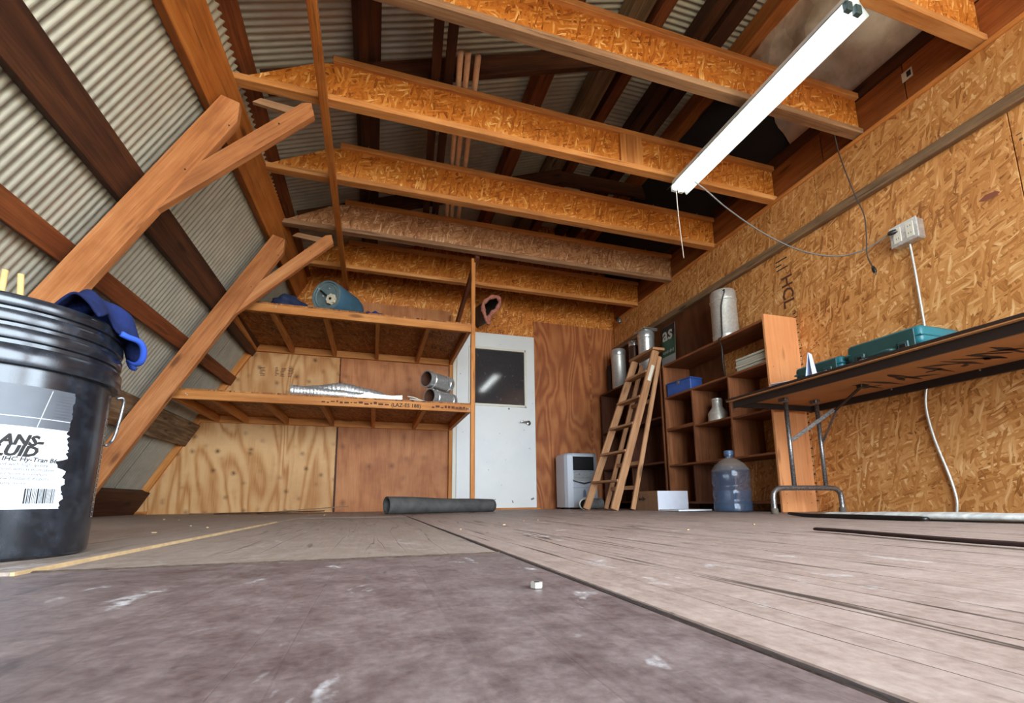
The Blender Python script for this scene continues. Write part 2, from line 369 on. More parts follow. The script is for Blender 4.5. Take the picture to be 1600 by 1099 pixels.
for (a, b, c, d, z) in [(SX+.004, 1.435, -1.0, 1.485, .0008), (SX+.003, 1.435, 1.485, 3.93, .0005), (SX+.003, 1.435, 3.93, YB, 0), (SX+.003, 1.435, Y0, -1.0, .002),
                     (1.435, 2.66, Y0, .9, .0015), (1.435, 2.66, .9, 3.34, .0005), (1.435, 2.66, 3.34, YB, .001), (2.66, 3.0, Y0, 2.2, 0), (2.66, 3.0, 2.2, YB, .0005)]:
    fpanel(a, b, c, d, m_fl_pink, z)
random.seed(12)
nn_ = 60; vv = []; ff = []
for i in range(nn_+1):
    x = -.44+.65*i/nn_; a = .7635-random.uniform(0, .0025); b = .7700+random.uniform(0, .004); vv += [(x, a, .0003), (x, (a+b)/2, .0012+random.uniform(0, .0012)), (x, b, .0003)]
for i in range(nn_): ff += [(3*i, 3*i+3, 3*i+4, 3*i+1), (3*i+1, 3*i+4, 3*i+5, 3*i+2)]
m_grit = plain('seam_grit', srgb(74, 58, 44), .95, var=.5, nscale=220)
v3 = []; f3 = []
for i in range(181):
    y = .02+2.6*(i/180)**1.6; a = SX-.0004-random.uniform(0, .0010)*abs(math.sin(i*.21)); b = SX+.0026+random.uniform(0, .0018)*abs(math.sin(i*.13+1)); v3 += [(a, y, .0003), ((a+b)/2, y, .0005+random.uniform(0, .0004)), (b, y, .0009)]
for i in range(180): f3 += [(3*i, 3*i+1, 3*i+4, 3*i+3), (3*i+1, 3*i+2, 3*i+5, 3*i+4)]
mk('seam_shade', v3, f3, plain('seam_dark', srgb(40, 28, 22), .95, var=.4, nscale=90), Matrix(), floor)  # dark strip paints in the shaded gap along this seam
mk('seam_shade', vv, ff, m_grit, Matrix(), floor)  # crumbs and the gap's shade, painted as one dark strip
# pale raw edge of the raised sheet by the bucket
bx2('panel_edge', (-.4265, .735, -.004), (-.4215, 2.38, .0046), m_fl_edge, floor, .0008, 'y')

# pale dry ground outside, one storey below; unseen, added to dim light from below
ground = bx2('ground', (-30, -30, -2.8), (33, 35, -2.7), plain('dry_ground', srgb(186, 172, 146), .9, var=.15, nscale=.6), lx='y', bev=0); tag(ground, kind='structure')
# ------------------------------------------------------------------ ceiling: corrugated roof sheets and the timbers that carry them
ceiling = bpy.data.objects.new('ceiling', None); COL.objects.link(ceiling); place(ceiling, T(0, 1.4, 2.6)); tag(ceiling, kind='structure')
PITCH, AMP = .0405, .0058
def sheet(P, U, N, length, y0, wid, off):
    n = int(wid/PITCH*8); vv = []; ff = []
    rows = 3
    for i in range(n+1):
        y = y0+wid*i/n; a = AMP*math.cos(2*PI*y/PITCH)
        for k in range(rows+1):
            p = P+U*(length*k/rows)+N*(a-off); vv.append((p.x, y, p.z))
    for i in range(n):
        for k in range(rows):
            b = i*(rows+1)+k; ff.append((b, b+1, b+rows+2, b+rows+1))
    mid = P+U*(length/2); c = Vector((mid.x, y0+wid/2, mid.z))
    # local X up the slope so that the metal's streaks follow it
    fr = frame(c, U, (0, 1, 0)); inv = fr.inverted()
    mk('roof_sheet', [inv @ Vector(v) for v in vv], ff, m_roof, fr, ceiling, smooth=True)
yy = Y0-.1; k = 0
while yy < YB+.1:
    wd = min(.676, YB+.1-yy)
    if wd < .05: break
    off = .002*(k % 2)
    sheet(RP-RU*.12, RU, RN, 3.0, yy, wd+.03, off)
    sheet(KNEE-U2*.06, U2, N2, 2.72, yy, wd+.03, off)
    sheet(RIDGE-U3*.02, U3, N3, 2.2, yy, wd+.03, off)
    yy += .676; k += 1
def purlin(s0a, s0b, s1a, s1b, m, t=.10, ya=2.1, yb=4.86, P=None, U=None, N=None):
    """timber along Y under the sheets: s from s0 to s1 (up-slope), measured at y=ya (a) and y=yb (b)"""
    P = RP+RN*.008 if P is None else P; U = RU if U is None else U; N = RN if N is None else N
    ca, cb = (s0a+s1a)/2, (s0b+s1b)/2; w = ((s1a-s0a)+(s1b-s0b))/2
    sl = (cb-ca)/(yb-ya); f = lambda y: ca+sl*(y-ya)
    y0, y1 = Y0, YB-.012
    p0 = P+U*f(y0)+N*(t/2); p1 = P+U*f(y1)+N*(t/2); p0.y = y0; p1.y = y1
    return board('purlin', p0, p1, w, t, U, m, ceiling, .003)
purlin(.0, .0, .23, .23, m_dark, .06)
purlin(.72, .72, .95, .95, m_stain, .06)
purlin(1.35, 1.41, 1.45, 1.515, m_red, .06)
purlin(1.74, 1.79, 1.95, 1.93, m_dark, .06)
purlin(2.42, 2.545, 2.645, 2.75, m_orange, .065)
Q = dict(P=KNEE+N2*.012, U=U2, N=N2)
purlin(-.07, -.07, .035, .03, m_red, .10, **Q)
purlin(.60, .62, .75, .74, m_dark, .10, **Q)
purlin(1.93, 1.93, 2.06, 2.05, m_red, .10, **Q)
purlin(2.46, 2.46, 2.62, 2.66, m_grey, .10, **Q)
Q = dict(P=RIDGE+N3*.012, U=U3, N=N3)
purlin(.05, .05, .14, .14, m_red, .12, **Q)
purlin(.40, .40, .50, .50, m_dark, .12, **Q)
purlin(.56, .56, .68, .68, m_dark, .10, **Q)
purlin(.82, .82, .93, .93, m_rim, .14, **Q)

# ------------------------------------------------------------------ wall at the far end with its sheets
def roof_in(x, d=.02):
    """z of the roof line (inside) at x"""
    zl = RP.z+(x-RP.x)*RU.z/RU.x; zu = KNEE.z+(x-KNEE.x)*math.tan(A2); zr = RIDGE.z+(x-RIDGE.x)*math.tan(A3)
    return min(zl, zu, zr)-d
wx = [-2.2, KNEE.x, RIDGE.x, 3.3]
poly = [(-2.20, -.02)]+[(x, roof_in(x, -.05)) for x in (-1.6, -.9, -.78, -.74, -.70, -.66, -.6, 0, 1, RIDGE.x, 3.3)]+[(3.3, -.02)]
fb = frame((0, YB, 0), (1, 0, 0), (0, 0, 1))
wall_back = prism('wall_back', poly, .05, m_osbj, fb); tag(wall_back, kind='structure')
def backpoly(name, poly, m, t=.012):
    c = (sum(p[0] for p in poly)/len(poly), sum(p[1] for p in poly)/len(poly))
    return prism(name, [(x-c[0], y-c[1]) for x, y in poly], t, m, frame((c[0], YB-t, c[1]), (1, 0, 0), (0, 0, 1)), wall_back, .001)
lx = lambda z: -2.115+(z-.03)*RU.x/RU.z
backpoly('plywood_sheet', [(lx(0), 0), (-.381, 0), (-.388, 2.16), (lx(2.16), 2.16)], m_plyl)
backpoly('plywood_sheet', [(-.360, 0), (.825, 0), (.80, 2.26), (-.372, 2.26)], m_plym)
backpoly('plywood_sheet', [(1.80, 0), (2.885, 0), (2.885, 2.25), (1.80, 2.25)], m_plyr)
bx2('plywood_seam_strip', (2.52, YB-.018, 0), (2.545, YB-.012, 2.24), m_plyr, wall_back, .001, 'z')
bx2('plywood_gap', (-.379, YB-.010, 0), (-.359, YB-.003, 2.16), m_dark, wall_back, 0, 'z')
# sloping trim where the plywood meets the roof
a = Vector((lx(0)+.03, YB-.03, .01)); b = Vector((lx(2.2)+.03, YB-.03, 2.2))
board('trim_1', a, b, .075, .035, (1, 0, 0), m_pine, wall_back)
bx2('trim_2', (-2.16, YB-.03, 0), (-1.95, YB-.012, .03), m_pine, wall_back)
# ply seam batten and stamps
for i, (x, z, w, h) in enumerate([(-1.13, 1.36, .05, .09), (-.99, 1.37, .035, .10), (-.94, 1.365, .05, .10), (-.87, 1.365, .05, .09)]):
    for r in range(6):
        ww = w*random.uniform(.5, 1)
        o = panel('ink_stamp', (x+random.uniform(-.004, .004), YB-.0125, z+r*.016), (1, 0, 0), (0, 0, 1), ww, .007, .0006, m_inkb, wall_back, 0)
for (x, z) in ((-.18, 2.42), (.1, 2.41)):
    for r in range(5): panel('ink_stamp', (x, YB-.0006, z+r*.012), (1, 0, 0), (0, 0, 1), .05*random.uniform(.6, 1), .006, .0006, m_inkb, wall_back, 0)
# gable above stays bare; rear end wall behind the camera with the wide opening
rear = prism('wall_rear', [(-2.20, -.02), (OPEN_X0, -.02), (OPEN_X0, OPEN_Z1), (OPEN_X1, OPEN_Z1), (OPEN_X1, -.02), (3.3, -.02)]+[(x, roof_in(x, -.05)) for x in (3.3, RIDGE.x, 1, 0, -.6, -.66, -.70, -.74, -.78, -.9, -1.6)], .05, m_osb, frame((0, Y0, 0), (1, 0, 0), (0, 0, 1))); tag(rear, kind='structure')

# ------------------------------------------------------------------ right wall
wall_right = bx2('wall_right', (XR+.02, SIDE_Y1, -.02), (XR+.10, YB, 2.72), m_rim, lx='y', bev=0); tag(wall_right, kind='structure')
bx2('wall_header', (XR+.02, SIDE_Y0, SIDE_Z1), (XR+.10, SIDE_Y1, 2.72), m_rim, wall_right, 0, 'y'); bx2('wall_stub', (XR+.02, Y0, -.02), (XR+.10, SIDE_Y0, 2.72), m_rim, wall_right, 0, 'y')
def wpanel(name, y0, y1, z0, z1, m, x=XR, t=.015):
    g = .002; return panel(name, (x, y1-g, z0), (0, -1, 0), (0, 0, 1), y1-y0-2*g, z1-z0, t, m, wall_right)
for a, b in ((Y0, SIDE_Y0), (SIDE_Y1, -.05), (-.05, 1.17), (1.17, 2.395), (2.395, 3.13)): wpanel('osb_sheet', a, b, 0, 1.96, m_osb)
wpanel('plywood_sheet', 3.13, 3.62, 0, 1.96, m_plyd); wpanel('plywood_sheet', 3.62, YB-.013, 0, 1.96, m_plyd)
for a, b in ((Y0, -.3), (-.3, 2.14), (2.14, 4.15), (4.15, YB-.013)): wpanel('osb_sheet', a, b, 1.985, 2.335, m_osb, XR-.012, .02)
bx2('ledge_board', (XR-.045, Y0, 1.94), (XR, YB-.013, 2.0), m_grey, wall_right, .004, 'y')
bx2('top_plate', (XR-.03, Y0, 2.336), (XR+.02, YB-.013, 2.358), m_pine, wall_right, .003, 'y')
for a, b in ((Y0, 1.55), (1.555, 2.07), (2.075, 4.6), (4.605, YB-.013)):
    bx2('rim_board', (XR+.004, a, 2.36), (XR+.02, b, 2.62), m_rim, wall_right, .002, 'y')
bx2('upper_plate', (XR+.0, Y0, 2.625), (XR+.02, YB-.013, 2.715), m_dark, wall_right, .003, 'y')
# little paper tag stapled to the rim board, square ink marks
panel('paper_tag', (XR+.0035, 1.56, 2.50), (0, -1, 0), (0, 0, 1), .055, .06, .0008, m_offwhite, wall_right, 0)
panel('ink_stamp', (XR+.0027, 1.535, 2.515), (0, -1, 0), (0, 0, 1), .022, .035, .0006, m_ink, wall_right, 0)
# stencilled lettering along the sheet seam
MW = lambda y, z, rot=0, x=XR-.0008: frame((x, y, z), (0, -1, 0), (0, 0, 1)) @ Rz(rot)
text('stencil_lettering', 'HCL', .13, MW(2.49, 1.74, -PI/2), m_inkb, wall_right, bold=.002)
for i in range(3):
    panel('stencil_mark', (XR-.0006, 2.525, 1.80+i*.035), (0, -1, 0), (0, 0, 1), .10 if i != 1 else .05, .010, .0006, m_ink, wall_right, 0)
for i in range(46):
    z = 1.42-i*.03
    panel('stencil_mark', (XR-.0006, 2.425+random.uniform(-.003, .003), z), (0, -1, 0), (0, 0, 1), .022+.012*(i % 2), .008, .0006, m_inkb if i % 3 else m_ink, wall_right, 0)
# stamp block near the right edge of the view
m_inkf = plain('faded_ink', srgb(92, 62, 34), .8)
for r in range(26):
    zz = 1.80-r*.0165
    if r in (6, 16, 17): continue
    x = 1.155-.03*abs(math.sin(r*1.7))
    while x > .85:
        l = random.uniform(.006, .03); panel('stamp_mark', (XR-.0006, x, zz), (0, -1, 0), (0, 0, 1), l, random.choice((.005, .007, .010)), .0006, m_inkf, wall_right, 0); x -= l+random.uniform(.004, .02)
text('stamp_number', '00', .058, MW(1.185, 1.315), m_ink, wall_right, bold=.002)
# brown knot-shaped flake on the sheet
prism('bark_flake', [(0, .012), (.02, 0), (.06, -.004), (.085, .008), (.07, .024), (.03, .03)], .0008, plain('bark', srgb(132, 74, 50), .8), MW(1.33, 1.56), wall_right)

# sloping sheets that close the loft on the right: clouded plastic in front, a black stand-in for the dark space further back
def drape(name, y0, y1, m, wr=.02, seed=1):
    random.seed(seed); nx, ny = 16, max(8, int((y1-y0)/.06)); vv = []; ff = []
    ph = [random.uniform(0, 6) for _ in range(6)]
    for i in range(ny+1):
        for j in range(nx+1):
            t = j/nx; y = y0+(y1-y0)*i/ny
            x = 2.60+(2.965-2.60)*t; z = 3.50+(2.70-3.50)*t-.10*math.sin(PI*t)
            w = wr*math.sin(PI*min(1, t*1.15+.02))*(math.sin(9*y+5*t+ph[0])+.7*math.sin(17*y-8*t+ph[1])+.5*math.sin(31*y+14*t+ph[2])+.6*math.sin(23*t+6*y+ph[3]))
            vv.append((x-w*.8, y, z-w*.5))
    for i in range(ny):
        for j in range(nx): b = i*(nx+1)+j; ff.append((b, b+1, b+nx+2, b+nx+1))
    return mk(name, vv, ff, m, Matrix(), None, True)
k = NT('clouded_plastic'); v = k.coords(); k.b.inputs['Transmission Weight'].default_value = .25
m_poly = k.out(k.ramp(k.noise(v, 6, 5), [(.35, srgb(170, 146, 124)), (.65, srgb(226, 206, 186))]), .28, 0, .8)
ps = drape('plastic_sheet', .3, 2.32, m_poly, .026, 3); tag(ps, 'wrinkled brownish clear plastic sheeting hanging behind the shop light', 'plastic sheet')
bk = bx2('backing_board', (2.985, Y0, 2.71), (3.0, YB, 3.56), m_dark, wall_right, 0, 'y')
ps2 = drape('loft_dark_sheet', 2.33, YB-.03, plain('loft_dark', srgb(26, 22, 20), .7), .008, 5); tag(ps2, 'black sheet standing in for the dark loft space behind the joists', 'stand-in sheet')

# ------------------------------------------------------------------ joists
JY = [-.65, -.03, .59, 1.21, 1.825, 2.475, 3.13, 3.755, 4.38]
JZ = [2.37, 2.37, 2.37, 2.365, 2.368, 2.352, 2.338, 2.325, 2.325]
JLAB = {3: 'orange strand-board ceiling joist nearest the camera, crossing the top right corner', 4: 'second strand-board ceiling joist from the camera, passing behind the shop light',
        5: 'third strand-board ceiling joist from the camera, above the near roof brace', 6: 'fourth strand-board ceiling joist from the camera, between the two roof braces',
        7: 'greyish weathered strand-board ceiling joist, fifth from the camera, above the shelf post', 8: 'strand-board ceiling joist nearest the far wall'}
XL, XT, XE = -.85, -.33, XR-.002
for i, (y, z) in enumerate(zip(JY, JZ)):
    if i < 3: continue
    d = .295; fh = .038; fw = .062; wt = .012
    t = thing('ceiling_joist', ((XL+XE)/2, y, z), JLAB[i], 'joist', 'engineered ceiling joists')
    fm = m_flange_g if i in (4, 7) else m_flange
    bx2('bottom_flange', (XL, y-fw/2, z), (XE, y+fw/2, z+fh), fm, t, .003)
    bx2('top_flange', (XT+.02, y-fw/2, z+d-fh), (XE, y+fw/2, z+d), m_flange, t, .003)
    xs = [XL+.1, .63+.11*(i % 3), XE]
    for a, b in zip(xs[:-1], xs[1:]):
        b2 = b-.0015
        pts = [(a, z+fh), (b2, z+fh), (b2, z+d-fh), (max(a, XT), z+d-fh)]+([(XT-.06, z+d-fh-.015), (a, z+fh+.012)] if a < XT else [])
        c = ((a+b2)/2, z+d/2)
        prism('web', [(p[0]-c[0], p[1]-c[1]) for p in pts], wt, m_osbg if i == 7 else m_osbj, frame((c[0], y-wt/2, c[1]), (1, 0, 0), (0, 0, 1)), t)
    if i in (3, 4, 5, 6, 7):   # web stiffener / packing block near the light and at the wall end
        for xx in ((1.55, 1.72),) if i in (5,) else ():
            bx2('stiffener', (xx[0], y-fw/2+.002, z+fh), (xx[1], y-wt/2, z+d-fh), m_flange, t, .002, 'z')
    for q in range(7):
        x = random.uniform(XT+.2, XE-.1); tube('nail', [(x, y-fw/2+.012, z+d-.002), (x+random.uniform(-.004, .004), y-fw/2+.012, z+d+.018)], .0018, m_nail, t, 5, 0)

# stringer nailed under the joists, running front to back
st = thing('stringer', (-.345, 3.2, 2.33), 'long pine strip nailed under the ceiling joists toward the far wall', 'board')
board('strip', (-.345, .9, 2.345), (-.345, 4.9, 2.305), .045, .038, (1, 0, 0), m_orange, st)
bx2('edge_strip', (-.368, .9, 2.33), (-.3665, 4.9, 2.335), m_orange, st, 0, 'y')

# ------------------------------------------------------------------ gambrel trusses (three in the room)
TL = ['nearest roof truss with its brace, top left above the black bucket', 'second roof truss whose rafter carries the left end of the shelves']
for i, y in enumerate((2.42, 3.72)):
    t = thing('roof_truss', (-1.9, y, 0), TL[i], 'truss', 'gambrel roof trusses')
    off = .092; P = RP+RN*off
    a = P+RU*.02+RN*.07; b = P+RU*(2.535)+RN*.07; a.y = b.y = y
    n = .14
    # rafter: clipped top end
    L = (b-a).length
    prism('rafter', [(0, -n/2), (L-.10, -n/2), (L, -n/2+.05), (L-.02, n/2), (0, n/2)], .045, m_rafter, frame((a.x, y-.0225, a.z), b-a, (-1, 0, .5)), t, .002)
    s = Vector((-1.20, y, 1.405)); e = Vector((-.40, y, 2.235))
    d = (e-s).normalized(); Lb = (e-s).length
    prism('brace', [(0, .045), (0, -.045), (Lb-.02, -.045), (Lb+.02, .02), (Lb-.02, .045)], .04, m_rafter, frame((s.x, y-.019, s.z), d, (-d.z, 0, d.x)), t, .002)
    prism('gusset', [(-.70, 2.235), (-.46, 2.205), (-.40, 2.25), (-.66, 2.268)], .02, m_flange_g, frame((0, y+.03, 0), (1, 0, 0), (0, 0, 1)), t)
    # upper rafters in the dark loft
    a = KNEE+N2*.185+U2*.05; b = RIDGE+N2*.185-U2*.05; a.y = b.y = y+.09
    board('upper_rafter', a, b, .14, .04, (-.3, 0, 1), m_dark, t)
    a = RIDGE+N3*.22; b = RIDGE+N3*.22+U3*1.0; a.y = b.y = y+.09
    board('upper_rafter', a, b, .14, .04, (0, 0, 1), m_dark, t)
    # nails
    for (x, z) in ((-.78, 2.02), (-.95, 1.73), (-.55, 2.09)):
        lathe('nail', [(.004, 0), (.004, .003), (.001, .004)], m_black, frame((x, y-.023, z), (1, 0, 0), (0, 0, 1)), t, 6)

# poles and boards stored across the joists
for i, (x0, dx) in enumerate(((.40, 0), (.445, .0), (.505, .015))):
    pz = 2.685; o = tube('pole', [(x0, 2.28-.02, pz+.008), (x0+.08, 3.0, pz), (x0+.19+dx*.4, 4.2, pz-.012)], .018, plain('pole_wood%d' % i, srgb(232, 190, 146), .6, var=.15), None, 10, 3)
    tag(o, 'slim tan wooden pole lying over the joists, %s of three' % ('leftmost', 'middle', 'rightmost')[i], 'pole', 'poles stored on the joists')
for i, x0 in enumerate((.255, .335)):
    o = board('stored_board', (x0, 2.1, 2.70), (x0+.15, 4.3, 2.68), .055, .05, (1, 0, 0), m_dark)
    tag(o, 'dark board resting on the joists beside the tan poles, %s one' % ('left', 'right')[i], 'board', 'dark boards on the joists')

# ------------------------------------------------------------------ door
door = thing('door_1', (1.33, YB, 0), None, None); door['kind'] = 'structure'
DX0, DX1, DZ1 = .86, 1.785, 2.03
bx2('leaf', (DX0, YB-.045, .02), (1.10, YB-.012, DZ1), m_white, door, .003, 'z') if False else None
WX0, WX1, WZ0, WZ1 = 1.02, 1.655, 1.19, 1.83
bm = bmesh.new()
def addbox(bm, lo, hi, bev=0):
    lo = Vector(lo); hi = Vector(hi); r = bmesh.ops.create_cube(bm, size=1.0)
    bmesh.ops.scale(bm, vec=hi-lo, verts=r['verts']); bmesh.ops.translate(bm, vec=(lo+hi)/2, verts=r['verts'])
    if bev: bmesh.ops.bevel(bm, geom=list({e for v in r['verts'] for e in v.link_edges}), offset=bev, segments=1, affect='EDGES')
y0, y1 = YB-.05, YB-.005
for lo, hi in (((DX0, y0, .02), (DX1, y1, WZ0)), ((DX0, y0, WZ1), (DX1, y1, DZ1)), ((DX0, y0, WZ0), (WX0, y1, WZ1)), ((WX1, y0, WZ0), (DX1, y1, WZ1))): addbox(bm, lo, hi)
k = NT('door_leaf_paint'); v = k.coords(False); g1 = k.noise(v, 2.5, 5); g2 = k.noise(v, 24, 3)
col = k.mix(k.math('MULTIPLY', k.ramp(g1, [(.45, 0), (.7, 1)]), .35), srgb(218, 216, 208), srgb(192, 195, 198))
col = k.mix(k.math('MULTIPLY', k.ramp(g2, [(.70, 0), (.735, 1)]), .8), col, srgb(120, 104, 90))
m_door = k.out(col, .45, 0, .5)
leaf = finish('leaf', bm, m_door, Matrix(), door)
bm = bmesh.new()
for lo, hi in (((WX0-.02, y0-.012, WZ0-.028), (WX1+.02, y0+.01, WZ0)), ((WX0-.02, y0-.012, WZ1), (WX1+.02, y0+.01, WZ1+.028)), ((WX0-.028, y0-.012, WZ0-.028), (WX0, y0+.01, WZ1+.028)), ((WX1, y0-.012, WZ0-.028), (WX1+.028, y0+.01, WZ1+.028))): addbox(bm, lo, hi, .004)
finish('glazing_bead', bm, m_offwhite, Matrix(), door)
k = NT('wired_glass'); v = k.coords(False)
sxz = k.n('ShaderNodeSeparateXYZ'); k.t.links.new(v, sxz.inputs[0])
def lines(a, per, wid):
    fr = k.math('FRACT', k.math('DIVIDE', a, per)); return k.math('LESS_THAN', fr, wid)
d1 = k.math('ADD', sxz.outputs[0], sxz.outputs[2]); d2 = k.math('SUBTRACT', sxz.outputs[0], sxz.outputs[2])
ln = k.math('MAXIMUM', lines(d1, .018, .12), lines(d2, .018, .12))
col = k.mix(k.math('MULTIPLY', ln, .55), srgb(46, 46, 48), srgb(96, 94, 92))
sc_ = k.ramp(k.noise(v, 18, 6, .7), [(.6, 0), (.72, 1)]); col = k.mix(k.math('MULTIPLY', sc_, .35), col, srgb(150, 150, 150))
m_glass = k.out(col, .07, 0, .9)
bx2('pane', (WX0, y0+.012, WZ0), (WX1, y0+.018, WZ1), m_glass, door, 0)
for (x, z, w, h, r) in ((1.42, 1.50, .006, .2, 0), (1.36, 1.62, .10, .006, 0)): pass
# casing, head, jamb, threshold
bx2('jamb', (DX0-.045, YB-.055, 0), (DX0-.004, YB-.004, DZ1+.01), m_offwhite, door, .003, 'z')
bx2('threshold', (DX0-.04, YB-.10, 0), (DX1+.03, YB-.004, .018), m_pine, door, .003)
hl = lathe('lever_rose', [(.028, 0), (.028, .006), (.018, .012)], m_chrome, frame((1.70, y0, .985), (1, 0, 0), (0, 0, 1)), door, 20)
tube('lever', [(1.70, y0-.01, .985), (1.70, y0-.045, .985), (1.68, y0-.055, .987), (1.62, y0-.055, .992), (1.59, y0-.052, .985)], .009, m_chrome, hl, 8, 4)
for (x, z, w, h) in ((1.72, .10, .04, .02), (1.5, .07, .012, .03), (1.28, .1, .03, .008), (1.46, 1.13, .02, .02)):
    panel('paint_chip', (x, y0-.0005, z), (1, .0, .4), (0, 0, 1), w, h, .0005, plain('chip', srgb(120, 110, 104), .8) if 'chip' not in bpy.data.materials else bpy.data.materials['chip'], door, 0)

# ------------------------------------------------------------------ two-tier built-in shelf
SY = 3.85
sh = thing('storage_shelf', (-.3, 4.4, 0), 'two-tier pine storage shelf built between the sloping roof and a post beside the door', 'shelf')
tops = []
for lvl, (zb, xl, js) in enumerate(((.865, -1.58, (-1.45, -1.20, -.843, -.42, -.02, .40, .785)), (1.605, -1.16, (-1.21, -.835, -.43, -.01, .418, .785)))):
    zt = zb+.068
    board('front_board', (xl, SY+.019, (zb+zt)/2), (.80, SY+.019, (zb+zt)/2), zt-zb, .038, (0, 0, 1), m_pine, sh)
    xb = lx(zb)+.06
    board('back_board', (xb, YB-.031, (zb+zt)/2), (.80, YB-.031, (zb+zt)/2), zt-zb, .036, (0, 0, 1), m_pine, sh)
    for j, x in enumerate(js):
        xb_ = max(x, xb+.02) if j == 0 else x
        ya, yb = SY+.038, YB-.05
        board('cross_joist', (x if j else max(x, xl), ya, (zb+zt)/2), (xb_, yb, (zb+zt)/2), zt-zb-.004, .036, (0, 0, 1), m_pine, sh)
    # deck of two sheets
    for (a, b) in ((SY+.002, SY+.42), (SY+.423, YB-.014)):
        xa = xl if a < SY+.1 else xl
        z = zt+.0005
        zz = lambda yq: max(xl, lx(zt)+.05) if yq > SY+.3 else xl
        prism('deck_board', [(xl+.0, a), (.80, a), (.80, b), (max(xl, lx(zt)+.06), b)], .012, m_osbd, frame((0, 0, z+.012), (1, 0, 0), (0, 1, 0)), sh)
    tops.append(zt+.013)
bx2('front_post', (.80, SY-.002, .0), (.838, SY+.034, 2.325), m_pine, sh, .003, 'z')
bx2('rear_post', (.775, YB-.062, .0), (.812, YB-.013, 2.20), m_pine, sh, .003, 'z')
board('post_brace', (.845, 3.80, 2.33), (.822, YB-.04, 1.98), .06, .036, (0, 0, 1), m_red, sh)
# ink along the lower front board
zt0 = .88
text('grade_stamp', '(LAZ-ES 188)', .045, frame((.12, SY-.0008, .882), (1, 0, 0), (0, 0, 1)), m_ink, sh, bold=.0008)
x = -.42
while x < .10:
    l = random.uniform(.012, .04); panel('ink_mark', (x, SY-.0006, .885+random.uniform(0, .01)), (1, 0, 0), (0, 0, 1), l, random.uniform(.008, .022), .0006, m_inkb, sh, 0); x += l+.012
x = .46
while x < .78:
    l = random.uniform(.012, .035); panel('ink_mark', (x, SY-.0006, .885+random.uniform(0, .008)), (1, 0, 0), (0, 0, 1), l, random.uniform(.01, .024), .0006, m_inkb, sh, 0); x += l+.01
for (x, z) in ((.775, .885), (.788, .885), (.775, .90), (.788, .90), (-1.36, .905), (-1.35, .895), (-.80, 1.65), (-.80, 1.66)):
    lathe('screw', [(.004, 0), (.004, .002), (.001, .003)], m_nail, frame((x, SY-.0005, z), (1, 0, 0), (0, 0, 1)), sh, 6)
SZ0, SZ1 = tops

# ------------------------------------------------------------------ things on the shelves
m_bluep = plain('blue_enamel', srgb(64, 98, 116), .42, var=.2, nscale=9)
m_bluelid = plain('blue_grey_enamel', srgb(96, 112, 112), .55, var=.25, nscale=14)
m_navy = plain('navy_cloth', srgb(28, 38, 66), .85, var=.3, nscale=30)
def axisM(o, d, up=(0, 0, 1)):
    d = Vector(d).normalized(); up = Vector(up); x = up.cross(d).normalized(); y = d.cross(x)
    return Matrix(((x.x, y.x, d.x, o[0]), (x.y, y.y, d.y, o[1]), (x.z, y.z, d.z, o[2]), (0, 0, 0, 1)))
cy_r = .142; c0 = Vector((-.437, 3.925, SZ1+cy_r)); ax = Vector((.52, .85, 0)).normalized()
t = thing('blue_cylinder', (c0.x+.1, c0.y+.15, SZ1), 'dusty blue metal cylinder with a pale star-shaped knob, lying on the upper shelf', 'canister')
AM = axisM(c0, ax)
lathe('body', [(.118, 0), (.138, .004), (cy_r, .02), (cy_r, .30), (.13, .36), (.09, .41), (.03, .43)], m_bluep, AM, t, 40, True, True)
lathe('end_rim', [(.118, .0), (.122, -.012), (.134, -.012), (.138, .006)], m_bluelid, AM, t, 40, False, False)
lathe('recessed_disc', [(.001, -.001), (.098, -.001), (.105, -.006), (.117, -.002)], m_bluelid, AM, t, 40, False, False)
kx = frame((0, 0, 0), (1, 0, 0), (0, 1, 0))
star = [(.042*(1+.16*math.cos(8*a))*math.cos(a), .042*(1+.16*math.cos(8*a))*math.sin(a)) for a in [2*PI*i/64 for i in range(64)]]
def onend(dx, dz, d):   # point on the disc: dx to the viewer's right, dz up, d out
    rt = Vector((ax.y, -ax.x, 0)); return c0+rt*dx+Vector((0, 0, dz))-ax*d
prism('star_knob', star, .022, plain('knob_plastic', srgb(206, 194, 166), .5), axisM(onend(.062, -.045, .03), -ax), t, .003)
lathe('knob_centre', [(.012, 0), (.012, .004)], m_hole, axisM(onend(.062, -.045, .0305), -ax), t, 12)
tube('latch_rod', [onend(-.05, .05, .012), onend(.03, -.02, .014)], .007, m_hole, t, 8, 0)
for dx, dz in ((-.078, .075), (-.03, -.0), (.03, .06)): lathe('rivet', [(.009, 0), (.008, .005), (.003, .008)], m_galvd, axisM(onend(dx, dz, .004), -ax), t, 10)
def lump(name, c, s, m, label, cat, seed=1, amp=.15):
    random.seed(seed); bm = bmesh.new(); bmesh.ops.create_icosphere(bm, subdivisions=4, radius=1)
    ph = [random.uniform(0, 6) for _ in range(9)]
    for v in bm.verts:
        p = v.co.copy(); n = math.sin(3*p.x+ph[0])*math.sin(4*p.y+ph[1])+.6*math.sin(7*p.z+5*p.x+ph[2])*math.sin(6*p.y+ph[3])+.4*math.sin(11*p.x+ph[4])
        p *= 1+amp*n; p.z = max(p.z, -.55)
        v.co = Vector((p.x*s[0], p.y*s[1], (p.z+.55)*s[2]))
    o = finish(name, bm, m, T(c), None, True); return tag(o, label, cat)
lump('cloth_bag', (-.735, 3.99, SZ1), (.14, .12, .075), m_navy, 'crumpled navy cloth bundle left of the blue cylinder on the upper shelf', 'cloth', 3)
